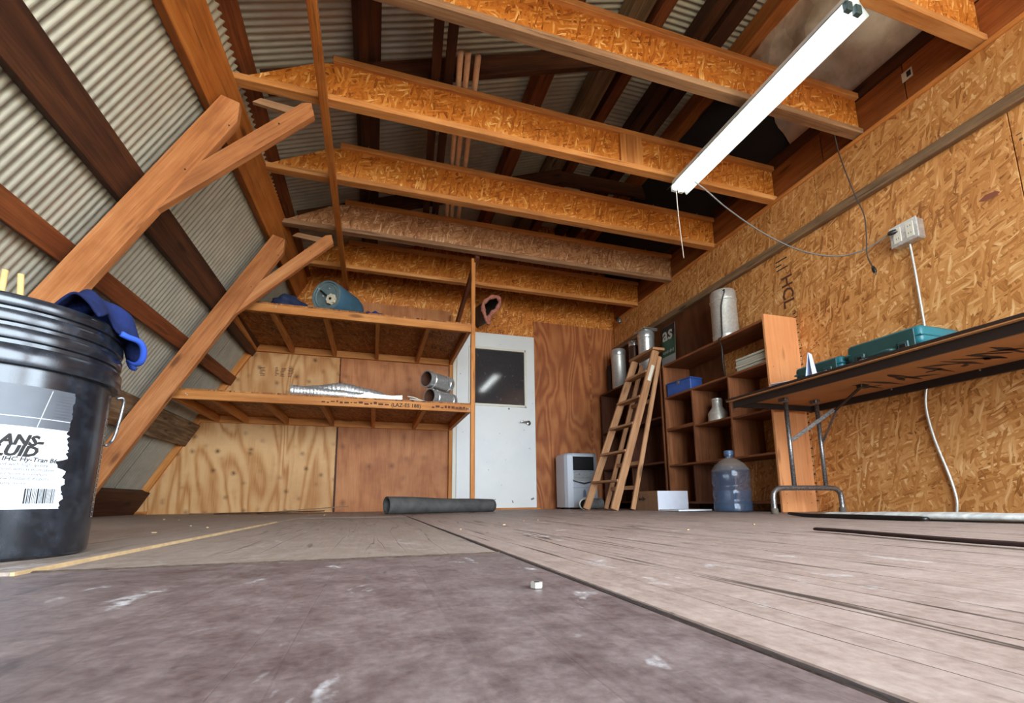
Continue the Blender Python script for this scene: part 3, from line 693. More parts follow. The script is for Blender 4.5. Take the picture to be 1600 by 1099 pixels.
lump('cloth_bag', (-.05, 4.30, SZ1), (.11, .12, .13), plain('royal_cloth', srgb(34, 52, 110), .85, var=.2), 'bright blue cloth bundle behind the blue cylinder, right end', 'cloth', 8)
tube('wood_scrap', [(-.68, 4.25, SZ1+.10), (-.60, 4.32, SZ1+.13)], .02, m_pine, None, 5, 0) if False else None

# silver flexible duct
t = thing('flexible_duct', (-.3, 4.15, SZ0), 'crumpled silver foil flexible duct lying on the lower shelf', 'duct')
tube('duct_length', [(-.66, 3.955, SZ0+.048), (-.52, 3.955, SZ0+.047), (-.36, 3.965, SZ0+.043), (-.2, 3.985, SZ0+.040), (-.06, 4.02, SZ0+.036)], .045, m_foil, t, 20, 20, True, lambda u: (.045-.012*u)*(1+.07*math.sin(u*150)+.05*math.sin(u*23)))
tube('duct_length', [(-.62, 4.075, SZ0+.065), (-.48, 4.08, SZ0+.085), (-.30, 4.07, SZ0+.105), (-.14, 4.09, SZ0+.09), (.02, 4.12, SZ0+.065), (.12, 4.14, SZ0+.045)], .06, m_foil, t, 20, 20, True, lambda u: (.060-.014*abs(2*u-1))*(1+.07*math.sin(u*170)+.06*math.sin(u*19)))
tube('end_ring', [(-.662, 3.955+.046*math.cos(a), SZ0+.048+.046*math.sin(a)) for a in [2*PI*i/16 for i in range(17)]], .006, m_galvd, t, 6, 0)
# bent sheet-metal strip
t = thing('metal_strip', (.05, 3.90, SZ0), 'bent grey sheet-metal strip lying in front of the foil duct', 'sheet metal')
prism('strip_face', [(-.20, 0), (-.03, 0), (-.03, .052), (-.07, .052)], .0015, m_galvd, frame((0, 3.885, SZ0), (1, .03, 0), (0, 0, 1)), t)
prism('strip_face', [(0, 0), (.25, .004), (.25, .058), (.16, .045), (0, .045)], .0015, m_galvd, frame((-.028, 3.885, SZ0), (1, .22, 0), (0, 0, 1)), t)
# flat pale coil
t = thing('cable_coil', (.36, 3.98, SZ0), 'loose coil of pale cable in front of the round duct collars', 'cable')
for i in range(3):
    tube('cable_turn', [(.26+.02*i, 3.96+.01*i, SZ0+.055-.02*i), (.32, 3.95+.012*i, SZ0+.045-.014*i), (.38+.02*i, 3.95, SZ0+.024-.007*i), (.45, 3.93+.01*i, SZ0+.006)], .0055, m_offwhite, t, 6, 6)
def collar(z, o2, lab):
    d = Vector((.80, .60, 0)).normalized(); o = Vector((.425+o2, 4.02, z))
    t = thing('duct_collar', (o.x+.1, o.y+.08, z-.078), lab, 'duct collar', 'round duct collars'); M = axisM(o, d); r = .074
    lathe('sleeve', [(r-.008, .0), (r+.004, .0), (r+.006, .012), (r-.002, .02), (r-.002, .055), (r+.004, .062), (r-.002, .07), (r, .24), (r+.004, .245), (r, .252), (r, .29)], m_galv, M, t, 32, False, False)
    lathe('inner_wall', [(r-.008, .0), (r-.010, .1), (r-.012, .28), (.001, .281)], plain('brown_inside', srgb(84, 52, 36), .6) if 'brown_inside' not in bpy.data.materials else bpy.data.materials['brown_inside'], M, t, 32, False, False)  # inside wall browner and darker than the sleeve
    for a in (.6, 2.2): lathe('screw', [(.004, 0), (.003, .003)], m_nail, M @ Rz(a) @ T(r+.004, 0, .245) @ Ry(PI/2), t, 6)
collar(SZ0+.080, .03, 'lower round galvanised duct collar at the right end of the shelf')
collar(SZ0+.080+.162, 0, 'upper round galvanised duct collar resting on another one')

# pink-insulated duct end above the door
t = thing('insulated_duct', (1.12, 4.75, 2.2), 'torn end of a duct wrapped in pink insulation, hanging above the door', 'duct')
k = NT('pink_wool'); v = k.coords(); nn = k.noise(v, 45, 5, .7); k.bump(nn, 1, .01); m_pink = k.out(k.ramp(nn, [(.3, srgb(140, 78, 62)), (.65, srgb(206, 134, 112))]), .95)
lp = [(1.135, 4.56, 2.02), (1.09, 4.55, 2.10), (1.075, 4.55, 2.20), (1.12, 4.56, 2.27), (1.19, 4.57, 2.32), (1.255, 4.57, 2.315), (1.265, 4.57, 2.24), (1.215, 4.56, 2.16), (1.165, 4.56, 2.11)]
tube('wool_ring', lp+[lp[0]], .024, m_pink, t, 10, 5, False, lambda u: .022+.005*math.sin(u*47)+.003*math.sin(u*131))
tube('wool_tail', [(1.15, 4.56, 2.09), (1.14, 4.55, 2.03), (1.13, 4.55, 1.985)], .022, m_pink, t, 8, 5, True, lambda u: .026-.008*u)
n = 20; vv = []; ff = []
L1 = spline(lp+[lp[0]], 3)[:-1]
for q in range(3):
    for p in L1:
        c = Vector((1.16, 4.56, 2.19)); w = p+Vector((-.02*q, .19*q, .035*q)); vv.append(w)
mN = len(L1)
for q in range(2):
    for i in range(mN): j = (i+1) % mN; ff.append((q*mN+i, q*mN+j, (q+1)*mN+j, (q+1)*mN+i))
ff.append(tuple(2*mN+i for i in range(mN)))
mk('duct_sleeve', vv, ff, plain('dark_sleeve', srgb(62, 46, 36), .7), Matrix(), t, True)

# little dark fixture in the top far corner
t = thing('wall_fixture', (2.82, 4.72, 2.3), 'small dark metal fixture hanging in the far corner under the last joist', 'fixture')
box('mount', (2.82, 4.72, 2.30), (.035, .035, .05), m_black, t, .004); lathe('cap', [(.008, -.03), (.024, -.02), (.03, .0), (.02, .03), (.01, .04)], m_steel, T(2.825, 4.69, 2.265), t, 14)

# ------------------------------------------------------------------ bookcase on the right wall
BX0, BX1, BY0, BY1, BZ = 2.60, XR-.003, 2.402, 3.60, 1.355
t = thing('bookcase', (2.75, 3.0, 0), 'open pine bookcase with cubbyholes against the right wall behind the folding table', 'bookcase')
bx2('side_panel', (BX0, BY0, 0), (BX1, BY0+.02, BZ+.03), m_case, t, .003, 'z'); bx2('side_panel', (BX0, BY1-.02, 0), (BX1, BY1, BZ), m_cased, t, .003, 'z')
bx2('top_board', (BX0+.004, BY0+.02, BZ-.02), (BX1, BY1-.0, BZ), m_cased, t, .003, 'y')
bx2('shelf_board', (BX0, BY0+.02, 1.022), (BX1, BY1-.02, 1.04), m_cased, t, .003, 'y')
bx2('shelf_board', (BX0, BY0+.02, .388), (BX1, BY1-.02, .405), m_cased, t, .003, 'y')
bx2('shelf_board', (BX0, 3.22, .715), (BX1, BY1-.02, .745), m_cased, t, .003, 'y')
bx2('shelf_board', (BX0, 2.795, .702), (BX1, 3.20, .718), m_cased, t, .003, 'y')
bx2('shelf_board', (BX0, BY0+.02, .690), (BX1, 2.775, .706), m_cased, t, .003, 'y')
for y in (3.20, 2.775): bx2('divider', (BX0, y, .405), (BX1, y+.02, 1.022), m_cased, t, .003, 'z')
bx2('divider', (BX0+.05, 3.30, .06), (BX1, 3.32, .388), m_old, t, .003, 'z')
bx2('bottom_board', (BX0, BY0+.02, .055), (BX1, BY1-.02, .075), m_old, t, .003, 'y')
for z in (.06, .12, .7, .75, 1.0): 
    for x in (2.64, 2.85): lathe('nail', [(.003, 0), (.003, .0015)], m_black, frame((x, BY0-.0005, z), (1, 0, 0), (0, 0, 1)), t, 6)

# far cabinet
t = thing('cabinet', (2.75, 4.25, 0), 'dark open shelf cabinet in the far corner behind the stepladder', 'cabinet')
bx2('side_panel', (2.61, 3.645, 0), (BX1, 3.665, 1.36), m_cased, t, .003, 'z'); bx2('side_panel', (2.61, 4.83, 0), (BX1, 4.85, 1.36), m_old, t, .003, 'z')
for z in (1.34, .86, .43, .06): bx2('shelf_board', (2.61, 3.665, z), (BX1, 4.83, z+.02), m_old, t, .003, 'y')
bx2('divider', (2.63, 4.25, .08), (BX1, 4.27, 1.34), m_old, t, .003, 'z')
CZ = 1.3605
def pipe(c, r, h, m, lab, extra=None, name='stove_pipe'):
    t = thing(name, (c[0], c[1], CZ), lab, 'pipe'); M = T(c[0], c[1], CZ)
    lathe('tube', [(r, 0), (r, .05), (r+.003, .055), (r, .06), (r, h-.08), (r+.003, h-.075), (r, h-.07), (r-.004, h), (r-.012, h), (r-.014, .02)], m, M, t, 28, True, False)
    lathe('top_band', [(r+.002, h-.07), (r+.004, h-.065), (r+.004, h-.015), (r+.002, h-.01)], m_galv, M, t, 28, False, False)
    return t
p1 = pipe((2.745, 4.62), .085, .50, m_galvd, 'tall dull galvanised pipe on the far cabinet, nearest the back wall')
p2 = pipe((2.80, 4.36), .06, .53, plain('brown_steel', srgb(84, 60, 46), .45, .5), 'slim brown pipe between two galvanised pipes on the far cabinet')
p3 = pipe((2.77, 4.08), .085, .52, m_galv, 'galvanised pipe with flat plates on top, behind the ladder top')
for q in range(2): bx2('plate', (2.69, 3.99, CZ+.522+q*.016), (2.86, 4.17, CZ+.53+q*.016), m_galv, p3, .001)
# black box beside the wall, left of the pipes
t = bx2('black_box', (2.70, 4.735, CZ), (2.88, 4.825, CZ+.36), plain('black_card', srgb(20, 17, 15), .7)); tag(t, 'upright black box at the wall end of the far cabinet top', 'box')

# sign propped on the bookcase against the wall
sg = thing('sign', (2.86, 3.83, 1.36), 'green and grey sign reading "as", leaning on the wall behind the ladder top', 'sign')
MS = frame((2.868, 3.965, 1.362), (0, -1, 0), (.05, 0, 1))
def sp(name, x0, x1, z0, z1, m, z=0): return link(name, box_mesh(x1-x0, z1-z0, .003, m, 0), MS @ T((x0+x1)/2, (z0+z1)/2, z), sg)
sp('board', 0, .22, 0, .53, plain('sign_grey', srgb(150, 148, 142), .5)); sp('green_band', .002, .218, .20, .40, plain('sign_green', srgb(22, 66, 26), .5), .0012); sp('dark_band', .002, .218, .40, .528, plain('sign_dark', srgb(34, 30, 24), .5), .0012)
text('lettering', 'as', .21, MS @ T(.015, .375, .004), plain('sign_letter', srgb(196, 192, 180), .5), sg, bold=.004)
for q in range(8): link('small_print', box_mesh(.014, .02+.012*(q % 2), .001, bpy.data.materials['sign_grey'], 0), MS @ T(.03+q*.023, .245, .0032), sg)

# galvanised canister with cord on top of the bookcase
t = thing('canister', (2.755, 2.93, BZ), 'tall galvanised canister with a black cord standing on top of the bookcase', 'canister'); M = T(2.755, 2.93, BZ)
r = .10
lathe('shell', [(r-.006, .0), (r-.004, .012), (r, .02), (r, .06), (r+.003, .066), (r, .072), (r, .355), (r+.005, .36), (r+.006, .375), (r+.001, .38), (r-.001, .44), (r-.008, .452), (r-.02, .455), (.001, .458)], m_galvd, M, t, 40, True, False)
for a in (3.4, 4.6, 5.5): lathe('rivet', [(.008, 0), (.007, .004), (.002, .007)], m_galv, M @ Rz(a) @ T(r, 0, .37) @ Ry(PI/2), t, 8)
tube('cord', [(2.755-.06, 2.93-.075, BZ+.43), (2.755-.075, 2.93-.105, BZ+.41), (2.755-.085, 2.93-.07, BZ+.3), (2.755-.088, 2.93-.06, BZ+.15), (2.64, 2.85, BZ+.03), (2.588, 2.83, BZ-.01), (2.582, 2.80, BZ-.08), (2.60, 2.82, BZ-.2), (2.625, 2.84, 1.06), (2.64, 2.86, 1.046)], .005, m_black, t, 8, 8)
# blue box, reducer, tiles
t = thing('blue_box', (2.68, 3.42, 1.04), 'scuffed blue metal box on the left end of the bookcase shelf', 'box')
mb = plain('blue_box_paint', srgb(48, 78, 140), .45, var=.3, nscale=12)
box('body', (2.69, 3.41, 1.04+.056), (.14, .29, .11), mb, t, .006, .12); box('lid', (2.69, 3.41, 1.04+.117), (.146, .296, .014), mb, t, .004, .12)
box('clasp', (2.617, 3.40, 1.04+.10), (.006, .03, .03), m_steel, t, .001, .12)
t = thing('duct_reducer', (2.70, 3.02, .718), 'small galvanised duct reducer in the middle cubbyhole', 'duct fitting')
lathe('cone', [(.075, 0), (.077, .01), (.075, .02), (.075, .07), (.04, .12), (.04, .17), (.043, .173), (.04, .176), (.04, .19)], m_galvd, T(2.69, 3.02, .7185), t, 28, False, False)
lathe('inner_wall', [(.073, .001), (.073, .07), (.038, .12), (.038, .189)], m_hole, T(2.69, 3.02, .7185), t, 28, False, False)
for q in range(6):
    z = 1.0405+q*.0185
    o = bx2('floor_tile', (2.64+.004*math.sin(q*2), 2.44, z), (2.84, 2.735+.004*math.cos(q*3), z+.0175), plain('tile%d' % q, srgb(186-6*(q % 2), 178, 160), .5), None, .003)
    tag(o, '%s pale ceiling tile in the stack at the right of the bookcase shelf' % ('bottom', 'second lowest', 'third lowest', 'third highest', 'second highest', 'topmost')[q], 'tile', 'stacked pale tiles')

# ------------------------------------------------------------------ stepladder leaning on the bookcase
t = thing('stepladder', (2.05, 3.72, 0), 'worn wooden stepladder folded and leaning against the bookcase', 'ladder')
fR0, fR1 = Vector((1.965, 3.50, 0)), Vector((2.495, 3.535, 1.475)); fL0, fL1 = Vector((1.94, 3.98, 0)), Vector((2.495, 3.885, 1.475))
bR0, bR1 = Vector((2.165, 3.53, 0)), Vector((2.555, 3.56, 1.43)); bL0, bL1 = Vector((2.13, 3.95, 0)), Vector((2.555, 3.86, 1.43))
for a, b in ((fR0, fR1), (fL0, fL1)): board('rail', a+(b-a)*.008, b, .07, .024, (1, 0, 0), m_ladder, t, .003)
for a, b in ((bR0, bR1), (bL0, bL1)): board('rear_leg', a+(b-a)*.008, b, .042, .02, (1, 0, 0), m_ladder, t, .003)
for z in (1.27, 1.025, .773, .523, .26):
    f = z/1.475; a = fR0.lerp(fR1, f); b = fL0.lerp(fL1, f); board('step', a+Vector((-.005, 0, 0)), b+Vector((-.005, 0, 0)), .085, .02, (1, 0, 0), m_ladder, t, .002)
for z in (1.0, .42, .2):
    f = z/1.43; a = bR0.lerp(bR1, f); b = bL0.lerp(bL1, f); board('cross_bar', a, b, .035, .018, (0, 0, 1), m_ladder, t, .002)
board('top_cap', (2.51, 3.50, 1.487), (2.51, 3.92, 1.487), .13, .024, (1, 0, 0), m_ladder, t, .003)
for rl in ((fR0, bR0), (fL0, bL0)): 
    a = rl[0].lerp(fR1 if rl[0] is fR0 else fL1, .72); b = rl[1].lerp(bR1 if rl[1] is bR0 else bL1, .72); tube('spreader', [a, b], .004, m_steel, t, 6, 0)
panel('paper_label', fR0.lerp(fR1, .80)+Vector((-.012, -.0135, 0)), (1, 0, -.36), (.36, 0, 1), .032, .16, .0008, m_offwhite, t, 0)

# ------------------------------------------------------------------ evaporative cooler
t = thing('evaporative_cooler', (2.18, 4.65, 0), 'silver evaporative air cooler with dark louvres standing by the far wall', 'cooler')
m_sil = plain('silver_plastic', srgb(196, 200, 206), .35, .25); m_sild = plain('grey_plastic', srgb(120, 126, 136), .35, .3)
x0, x1, yf, yb, zt = 1.985, 2.375, 4.50, 4.80, .60
bm = bmesh.new()
sec = [(x0, yb), (x0, yf+.07), (x0+.02, yf+.03), (x0+.07, yf), (x1-.07, yf), (x1-.02, yf+.03), (x1, yf+.07), (x1, yb)]
lo = [bm.verts.new((x, y, .02)) for x, y in sec]; hi = [bm.verts.new((x, y, zt-.02)) for x, y in sec]; to = [bm.verts.new((2.18+(x-2.18)*.94, 4.65+(y-4.65)*.93, zt)) for x, y in sec]
for A, B in ((lo, hi), (hi, to)):
    for i in range(8): j = (i+1) % 8; bm.faces.new((A[i], A[j], B[j], B[i]))
bm.faces.new(lo[::-1]); bm.faces.new(to)
finish('body', bm, m_sil, Matrix(), t)
bx2('top_panel', (x0+.03, yf+.035, zt-.004), (x1-.03, yb-.02, zt+.006), m_sild, t, .003)
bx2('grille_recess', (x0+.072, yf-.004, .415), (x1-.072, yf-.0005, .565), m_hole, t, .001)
for q in range(9): bx2('louvre', (x0+.075, yf-.010, .425+q*.016), (x1-.075, yf-.003, .430+q*.016), m_black, t, .0008)
for q in range(7): bx2('silver_slat', (x0+.075, yf-.012, .305+q*.0155), (x1-.075, yf-.001, .316+q*.0155), m_galv, t, .002)
prism('chevron_trim', [(x0+.06, .315), (x0+.07, .295), (2.18, .262), (x1-.07, .295), (x1-.06, .315), (x1-.075, .305), (2.18, .282), (x0+.075, .305)], .012, m_chrome, frame((0, yf-.013, 0), (1, 0, 0), (0, 0, 1)), t)
prism('water_window', [(2.165, .13), (2.205, .13), (2.20, .19), (2.185, .215), (2.17, .19)], .003, m_sild, frame((0, yf-.003, 0), (1, 0, 0), (0, 0, 1)), t)
bx2('seam_line', (x0+.06, yf-.0015, .228), (x1-.06, yf-.0005, .231), m_sild, t, 0)
for x in (x0+.04, x1-.04):
    for y in (yf+.05, yb-.05): lathe('caster', [(.018, 0), (.02, .005), (.02, .018)], m_black, T(x, y, .001), t, 12)

# galvanised elbow lying beside the ladder foot
t = thing('duct_elbow', (2.04, 4.22, 0), 'small galvanised duct elbow lying at the foot of the stepladder', 'duct fitting')
el = [(1.99, 4.10, .056), (2.03, 4.17, .056), (2.10, 4.25, .058), (2.20, 4.30, .062), (2.28, 4.31, .066)]
tube('elbow_tube', el, .053, m_galv, t, 24, 3, False)
lathe('collar', [(.045, -.004), (.056, -.004), (.057, .012), (.054, .02)], m_offwhite, axisM(el[0], Vector(el[1])-Vector(el[0])), t, 24, False, False)
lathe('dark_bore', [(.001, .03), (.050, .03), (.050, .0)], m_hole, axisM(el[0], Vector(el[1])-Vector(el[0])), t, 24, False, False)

# cardboard box with a white front
t = thing('cardboard_box', (2.44, 3.52, 0), 'low carton with a white front and a brown side, in front of the bookcase', 'box')
m_card = plain('cardboard', srgb(134, 98, 68), .8, var=.12, nscale=25); m_wcard = plain('white_card', srgb(218, 218, 226), .6, var=.03)
X0, X1, Ya, Yc, H = 2.285, 2.585, 3.33, 3.72, .166
bx2('carton', (X0, Ya+.002, .001), (X1, Yc, H), m_card, t, .003); bx2('white_face', (X0+.001, Ya-.0006, .002), (X1-.001, Ya+.0025, H-.001), m_wcard, t, .0008)
for (yq, zq, r) in ((3.60, .098, .013), (3.575, .098, .010), (3.545, .100, .014), (3.52, .098, .009), (3.55, .086, .008), (3.55, .112, .008)):
    lathe('printed_mark', [(r, 0), (r, .0006)], m_ink, frame((X0-.0002, yq, zq), (0, -1, 0), (0, 0, 1)), t, 8)
bx2('lid_seam', (X0+.005, 3.52, H-.0002), (X1-.005, 3.523, H+.0006), m_inkb, t, 0)
# white board lying on the floor
t = bx2('white_board', (2.20, 2.95, .0035), (2.50, 3.20, .016), plain('white_laminate', srgb(220, 222, 224), .35), None, .002); tag(t, 'thin white board lying flat on the floor before the water jug', 'board')

# water jug
t = thing('water_jug', (2.47, 2.70, 0), 'blue-tinted plastic water jug on the floor before the bookcase', 'water jug')
k = NT('jug_plastic'); k.b.inputs['Alpha'].default_value = .26
m_jug = k.out(srgb(84, 104, 128), .1, 0, 1.0)
r = .128
prof = [(.10, .003), (.118, .006), (r, .02), (r, .07), (r-.006, .08), (r-.006, .09), (r, .10), (r, .165), (r-.007, .175), (r-.007, .19), (r, .20), (r, .285), (r-.004, .30), (r-.03, .335), (.06, .365), (.034, .378), (.028, .385), (.028, .41)]
lathe('bottle', prof, m_jug, T(2.47, 2.70, .0015), t, 40, True, False)
lathe('water', [(r-.005, .006), (r-.005, .06), (r-.011, .085), (r-.005, .105), (r-.005, .15), (.001, .15)], (lambda q: (setattr(q.b.inputs['Alpha'], 'default_value', .25), q.out(srgb(80, 104, 132), .05))[-1])(NT('water')), T(2.47, 2.70, .0015), t, 40, True, False)
lathe('neck_collar', [(.030, .395), (.034, .398), (.034, .408), (.030, .411)], m_jug, T(2.47, 2.70, .0015), t, 24, False, False)
lathe('cap', [(.031, .405), (.033, .41), (.033, .432), (.028, .438), (.001, .438)], plain('cap_blue', srgb(70, 92, 120), .4), T(2.47, 2.70, .0015), t, 24, False, False)
lathe('dust_film', [(r-.0015, .2905), (r-.029, .3362), (.061, .3665), (.036, .3785)], (lambda q: (setattr(q.b.inputs['Alpha'], 'default_value', .55), q.out(srgb(140, 122, 104), .9))[-1])(NT('dust')), T(2.47, 2.70, .0022), t, 40, False, False)

# ------------------------------------------------------------------ folding table
t = thing('folding_table', (2.52, 1.45, 0), 'long folding table with brown underside and black rim along the right wall', 'table')
TX0, TX1, TY0, TY1, TZ = 2.165, 2.868, .52, 2.355, .725
m_under = plain('hardboard', srgb(178, 122, 72), .6, var=.1, nscale=8); m_edge = plain('brown_edge', srgb(46, 30, 24), .45); m_apron = plain('black_apron', srgb(30, 20, 16), .5)
bx2('top_board', (TX0+.003, TY0+.003, TZ-.018), (TX1-.003, TY1-.003, TZ-.002), m_under, t, .001, 'y')
bx2('laminate', (TX0, TY0, TZ-.003), (TX1, TY1, TZ), plain('laminate_brown', srgb(150, 118, 92), .35), t, .001, 'y')
for lo, hi in (((TX0-.001, TY0, TZ-.013), (TX0+.004, TY1, TZ+.001)), ((TX1-.004, TY0, TZ-.013), (TX1+.001, TY1, TZ+.001)), ((TX0, TY1-.004, TZ-.013), (TX1, TY1+.001, TZ+.001)), ((TX0, TY0-.001, TZ-.013), (TX1, TY0+.004, TZ+.001))): bx2('edge_band', lo, hi, m_edge, t, .0015, 'y' if hi[0]-lo[0] < .1 else 'x')
za = TZ-.018
for lo, hi in (((TX0+.028, TY0+.03, za-.042), (TX0+.045, TY1-.03, za)), ((TX1-.045, TY0+.03, za-.042), (TX1-.028, TY1-.03, za)), ((TX0+.028, TY1-.047, za-.036), (TX1-.028, TY1-.03, za)), ((TX0+.028, TY0+.03, za-.036), (TX1-.028, TY0+.047, za))): bx2('apron', lo, hi, m_apron, t, .002, 'y' if hi[0]-lo[0] < .1 else 'x')
def tableleg(y, s):
    xa, xb = 2.43, 2.68
    for x in (xa, xb):
        tube('leg', [(x, y, za-.03), (x, y, .155)], .0125, m_steel, t, 12, 0)
        box('hinge_bracket', (x, y+s*.012, za-.012), (.035, .05, .022), m_steel, t, .003)
    tube('foot_bar', [(2.262, y, .012), (2.262, y, .09), (2.27, y, .125), (2.30, y, .147), (2.35, y, .152), (2.52, y, .153), (2.70, y, .152), (2.755, y, .147), (2.785, y, .125), (2.793, y, .09), (2.793, y, .012)], .015, m_steel, t, 12, 4)
    for x in (2.262, 2.793): lathe('rubber_foot', [(.018, 0), (.02, .004), (.019, .03), (.016, .032)], plain('worn_rubber', srgb(96, 86, 74), .8) if 'worn_rubber' not in bpy.data.materials else bpy.data.materials['worn_rubber'], T(x, y, .002), t, 14)
    board('brace', (xa+.0, y-s*.016, .44), (2.56, y-s*.20, .60), .022, .005, (0, 0, 1), m_steel, t, .001)
    board('brace', (xb, y-s*.016, .44), (2.58, y-s*.20, .60), .022, .005, (0, 0, 1), m_steel, t, .001)
    board('brace', (2.57, y-s*.19, .59), (2.57, y-s*.37, za-.004), .024, .006, (1, 0, 0), m_apron, t, .001)
    box('brace_bracket', (2.57, y-s*.37, za-.010), (.06, .03, .02), m_apron, t, .003)
tableleg(2.15, 1); tableleg(.72, -1)
for y in (1.0, 1.4, 1.8): lathe('screw', [(.005, 0), (.004, .003)], m_nail, axisM((TX1-.0455, y, za-.006), (-1, 0, 0)), t, 8)
# black marker scribble on the underside
STROKES = [(2.517, 1.803, 2.767, 1.805), (2.488, 1.735, 2.777, 1.706), (2.641, 1.859, 2.671, 1.75), (2.482, 1.595, 2.76, 1.607), (2.623, 1.643, 2.732, 1.509), (2.497, 1.605, 2.698, 1.65), (2.477, 1.461, 2.754, 1.463), (2.496, 1.468, 2.631, 1.344), (2.642, 1.516, 2.616, 1.446), (2.487, 1.37, 2.728, 1.335), (2.504, 1.339, 2.713, 1.243), (2.642, 1.366, 2.702, 1.386), (2.49, 1.275, 2.722, 1.248), (2.5, 1.265, 2.639, 1.189), (2.611, 1.282, 2.676, 1.281), (2.454, 1.174, 2.686, 1.177), (2.522, 1.221, 2.611, 1.142), (2.49, 1.08, 2.68, 1.06), (2.56, 1.02, 2.68, .95), (2.50, .95, 2.70, .93), (2.52, .90, 2.62, .82)]
random.seed(21); vv = []; ff = []
for (xa, ya, xb, yb) in STROKES:
    a = Vector((xa, ya, za-.0012)); b = Vector((xb, yb, za-.0012)); d = (b-a).normalized(); nr = Vector((-d.y, d.x, 0)); N = 10; n0 = len(vv)
    for q in range(N+1):
        u = q/N; c = a.lerp(b, u)+nr*.006*math.sin(u*3+xa*9); w = .0135*math.sin(PI*(.08+.84*u))*(1+.3*math.sin(u*9+ya*20)); vv += [c+nr*w, c-nr*w]
    for q in range(N): ff.append((n0+2*q, n0+2*q+1, n0+2*q+3, n0+2*q+2))
mk('marker_scribble', vv, ff, plain('faded_marker', srgb(62, 44, 32), .8), Matrix(), t)

# tool cases and papers on the table
m_teal = plain('teal_plastic', srgb(34, 104, 112), .42, var=.12, nscale=6); m_tealg = plain('dark_green_plastic', srgb(34, 66, 62), .45, var=.15, nscale=6)
def toolcase(x0, x1, y0, y1, h, lab):
    tt = thing('tool_case', ((x0+x1)/2, (y0+y1)/2, TZ), lab, 'tool case', 'teal tool cases'); z0 = TZ+.0015
    cx, cy = (x0+x1)/2, (y0+y1)/2; hh = h*.5
    box('lower_shell', (cx, cy, z0+hh/2), (x1-x0, y1-y0, hh-.002), m_teal, tt, .022, seg=3)
    box('upper_shell', (cx, cy, z0+hh+hh/2), (x1-x0-.004, y1-y0-.004, hh-.002), m_teal, tt, .022, seg=3)
    for q, zz in enumerate((.28, .72)): box('raised_rib', (cx, cy, z0+h*zz), (x1-x0+.004, y1-y0+.004, .010), m_teal, tt, .004)
    bx2('front_plate', (x0-.003, y0+.03, z0+.012), (x0+.002, y1-.03, z0+h-.014), m_tealg, tt, .003)
    for yq in (y0+.08, y1-.08):
        l = bx2('latch', (x0-.012, yq-.025, z0+hh-.022), (x0-.002, yq+.025, z0+hh+.03), m_tealg, tt, .004)
        bx2('latch_window', (x0-.0135, yq-.014, z0+hh-.004), (x0-.0115, yq+.014, z0+hh+.016), m_black, l, .001)
    tube('handle', [(x0-.004, cy-.06, z0+hh), (x0-.03, cy-.055, z0+hh), (x0-.034, cy, z0+hh), (x0-.03, cy+.055, z0+hh), (x0-.004, cy+.06, z0+hh)], .009, m_tealg, tt, 10, 5)
toolcase(2.50, 2.79, 1.43, 1.80, .195, 'larger teal plastic tool case near the middle of the folding table')
toolcase(2.50, 2.76, 1.825, 2.13, .165, 'smaller teal tool case at the far end of the folding table')
m_paper = plain('blue_white_paper', srgb(206, 216, 234), .6)
tt = thing('folded_leaflet', (2.23, 1.79, TZ), 'folded blue-white leaflet standing upright like a spike on the table edge', 'paper')
lv = Vector((.92, .39, 0)); ls = Vector((-.39, .92, 0)); lc = Vector((2.235, 1.80, TZ+.002))
for q in (-1, 1):
    b0 = lc-lv*.045+ls*(q*.016); b1 = lc+lv*.045+ls*(q*.016); t0 = lc-lv*.02+ls*(q*.001)+Vector((0, 0, .138)); t1 = lc+lv*.03+ls*(q*.001)+Vector((0, 0, .138))
    of = ls*(q*.0008); mk('leaf', [b0, b1, t1, t0, b0+of, b1+of, t1+of, t0+of], [(0, 1, 2, 3), (7, 6, 5, 4), (0, 4, 5, 1), (1, 5, 6, 2), (2, 6, 7, 3), (3, 7, 4, 0)], m_paper, Matrix(), tt)
def sheetp(c, w, l, rz, lab, m=m_paper, dz=.0006): 
    o = box('paper_sheet', (c[0], c[1], TZ+.0012+dz), (w, l, .001), m, None, 0, rz); tag(o, lab, 'paper'); return o
sheetp((2.215, 1.93), .13, .16, .5, 'pale blue paper at the table edge beyond the standing leaflet')
sheetp((2.265, 1.74), .16, .20, -.25, 'pale blue paper under the standing leaflet', dz=-.0002)
sheetp((2.29, 1.36), .22, .30, .1, 'white paper in front of the larger tool case', plain('white_paper', srgb(226, 224, 216), .6))
sheetp((2.31, 1.66), .10, .12, .5, 'small cream paper scrap in front of the larger tool case latch', m_offwhite)

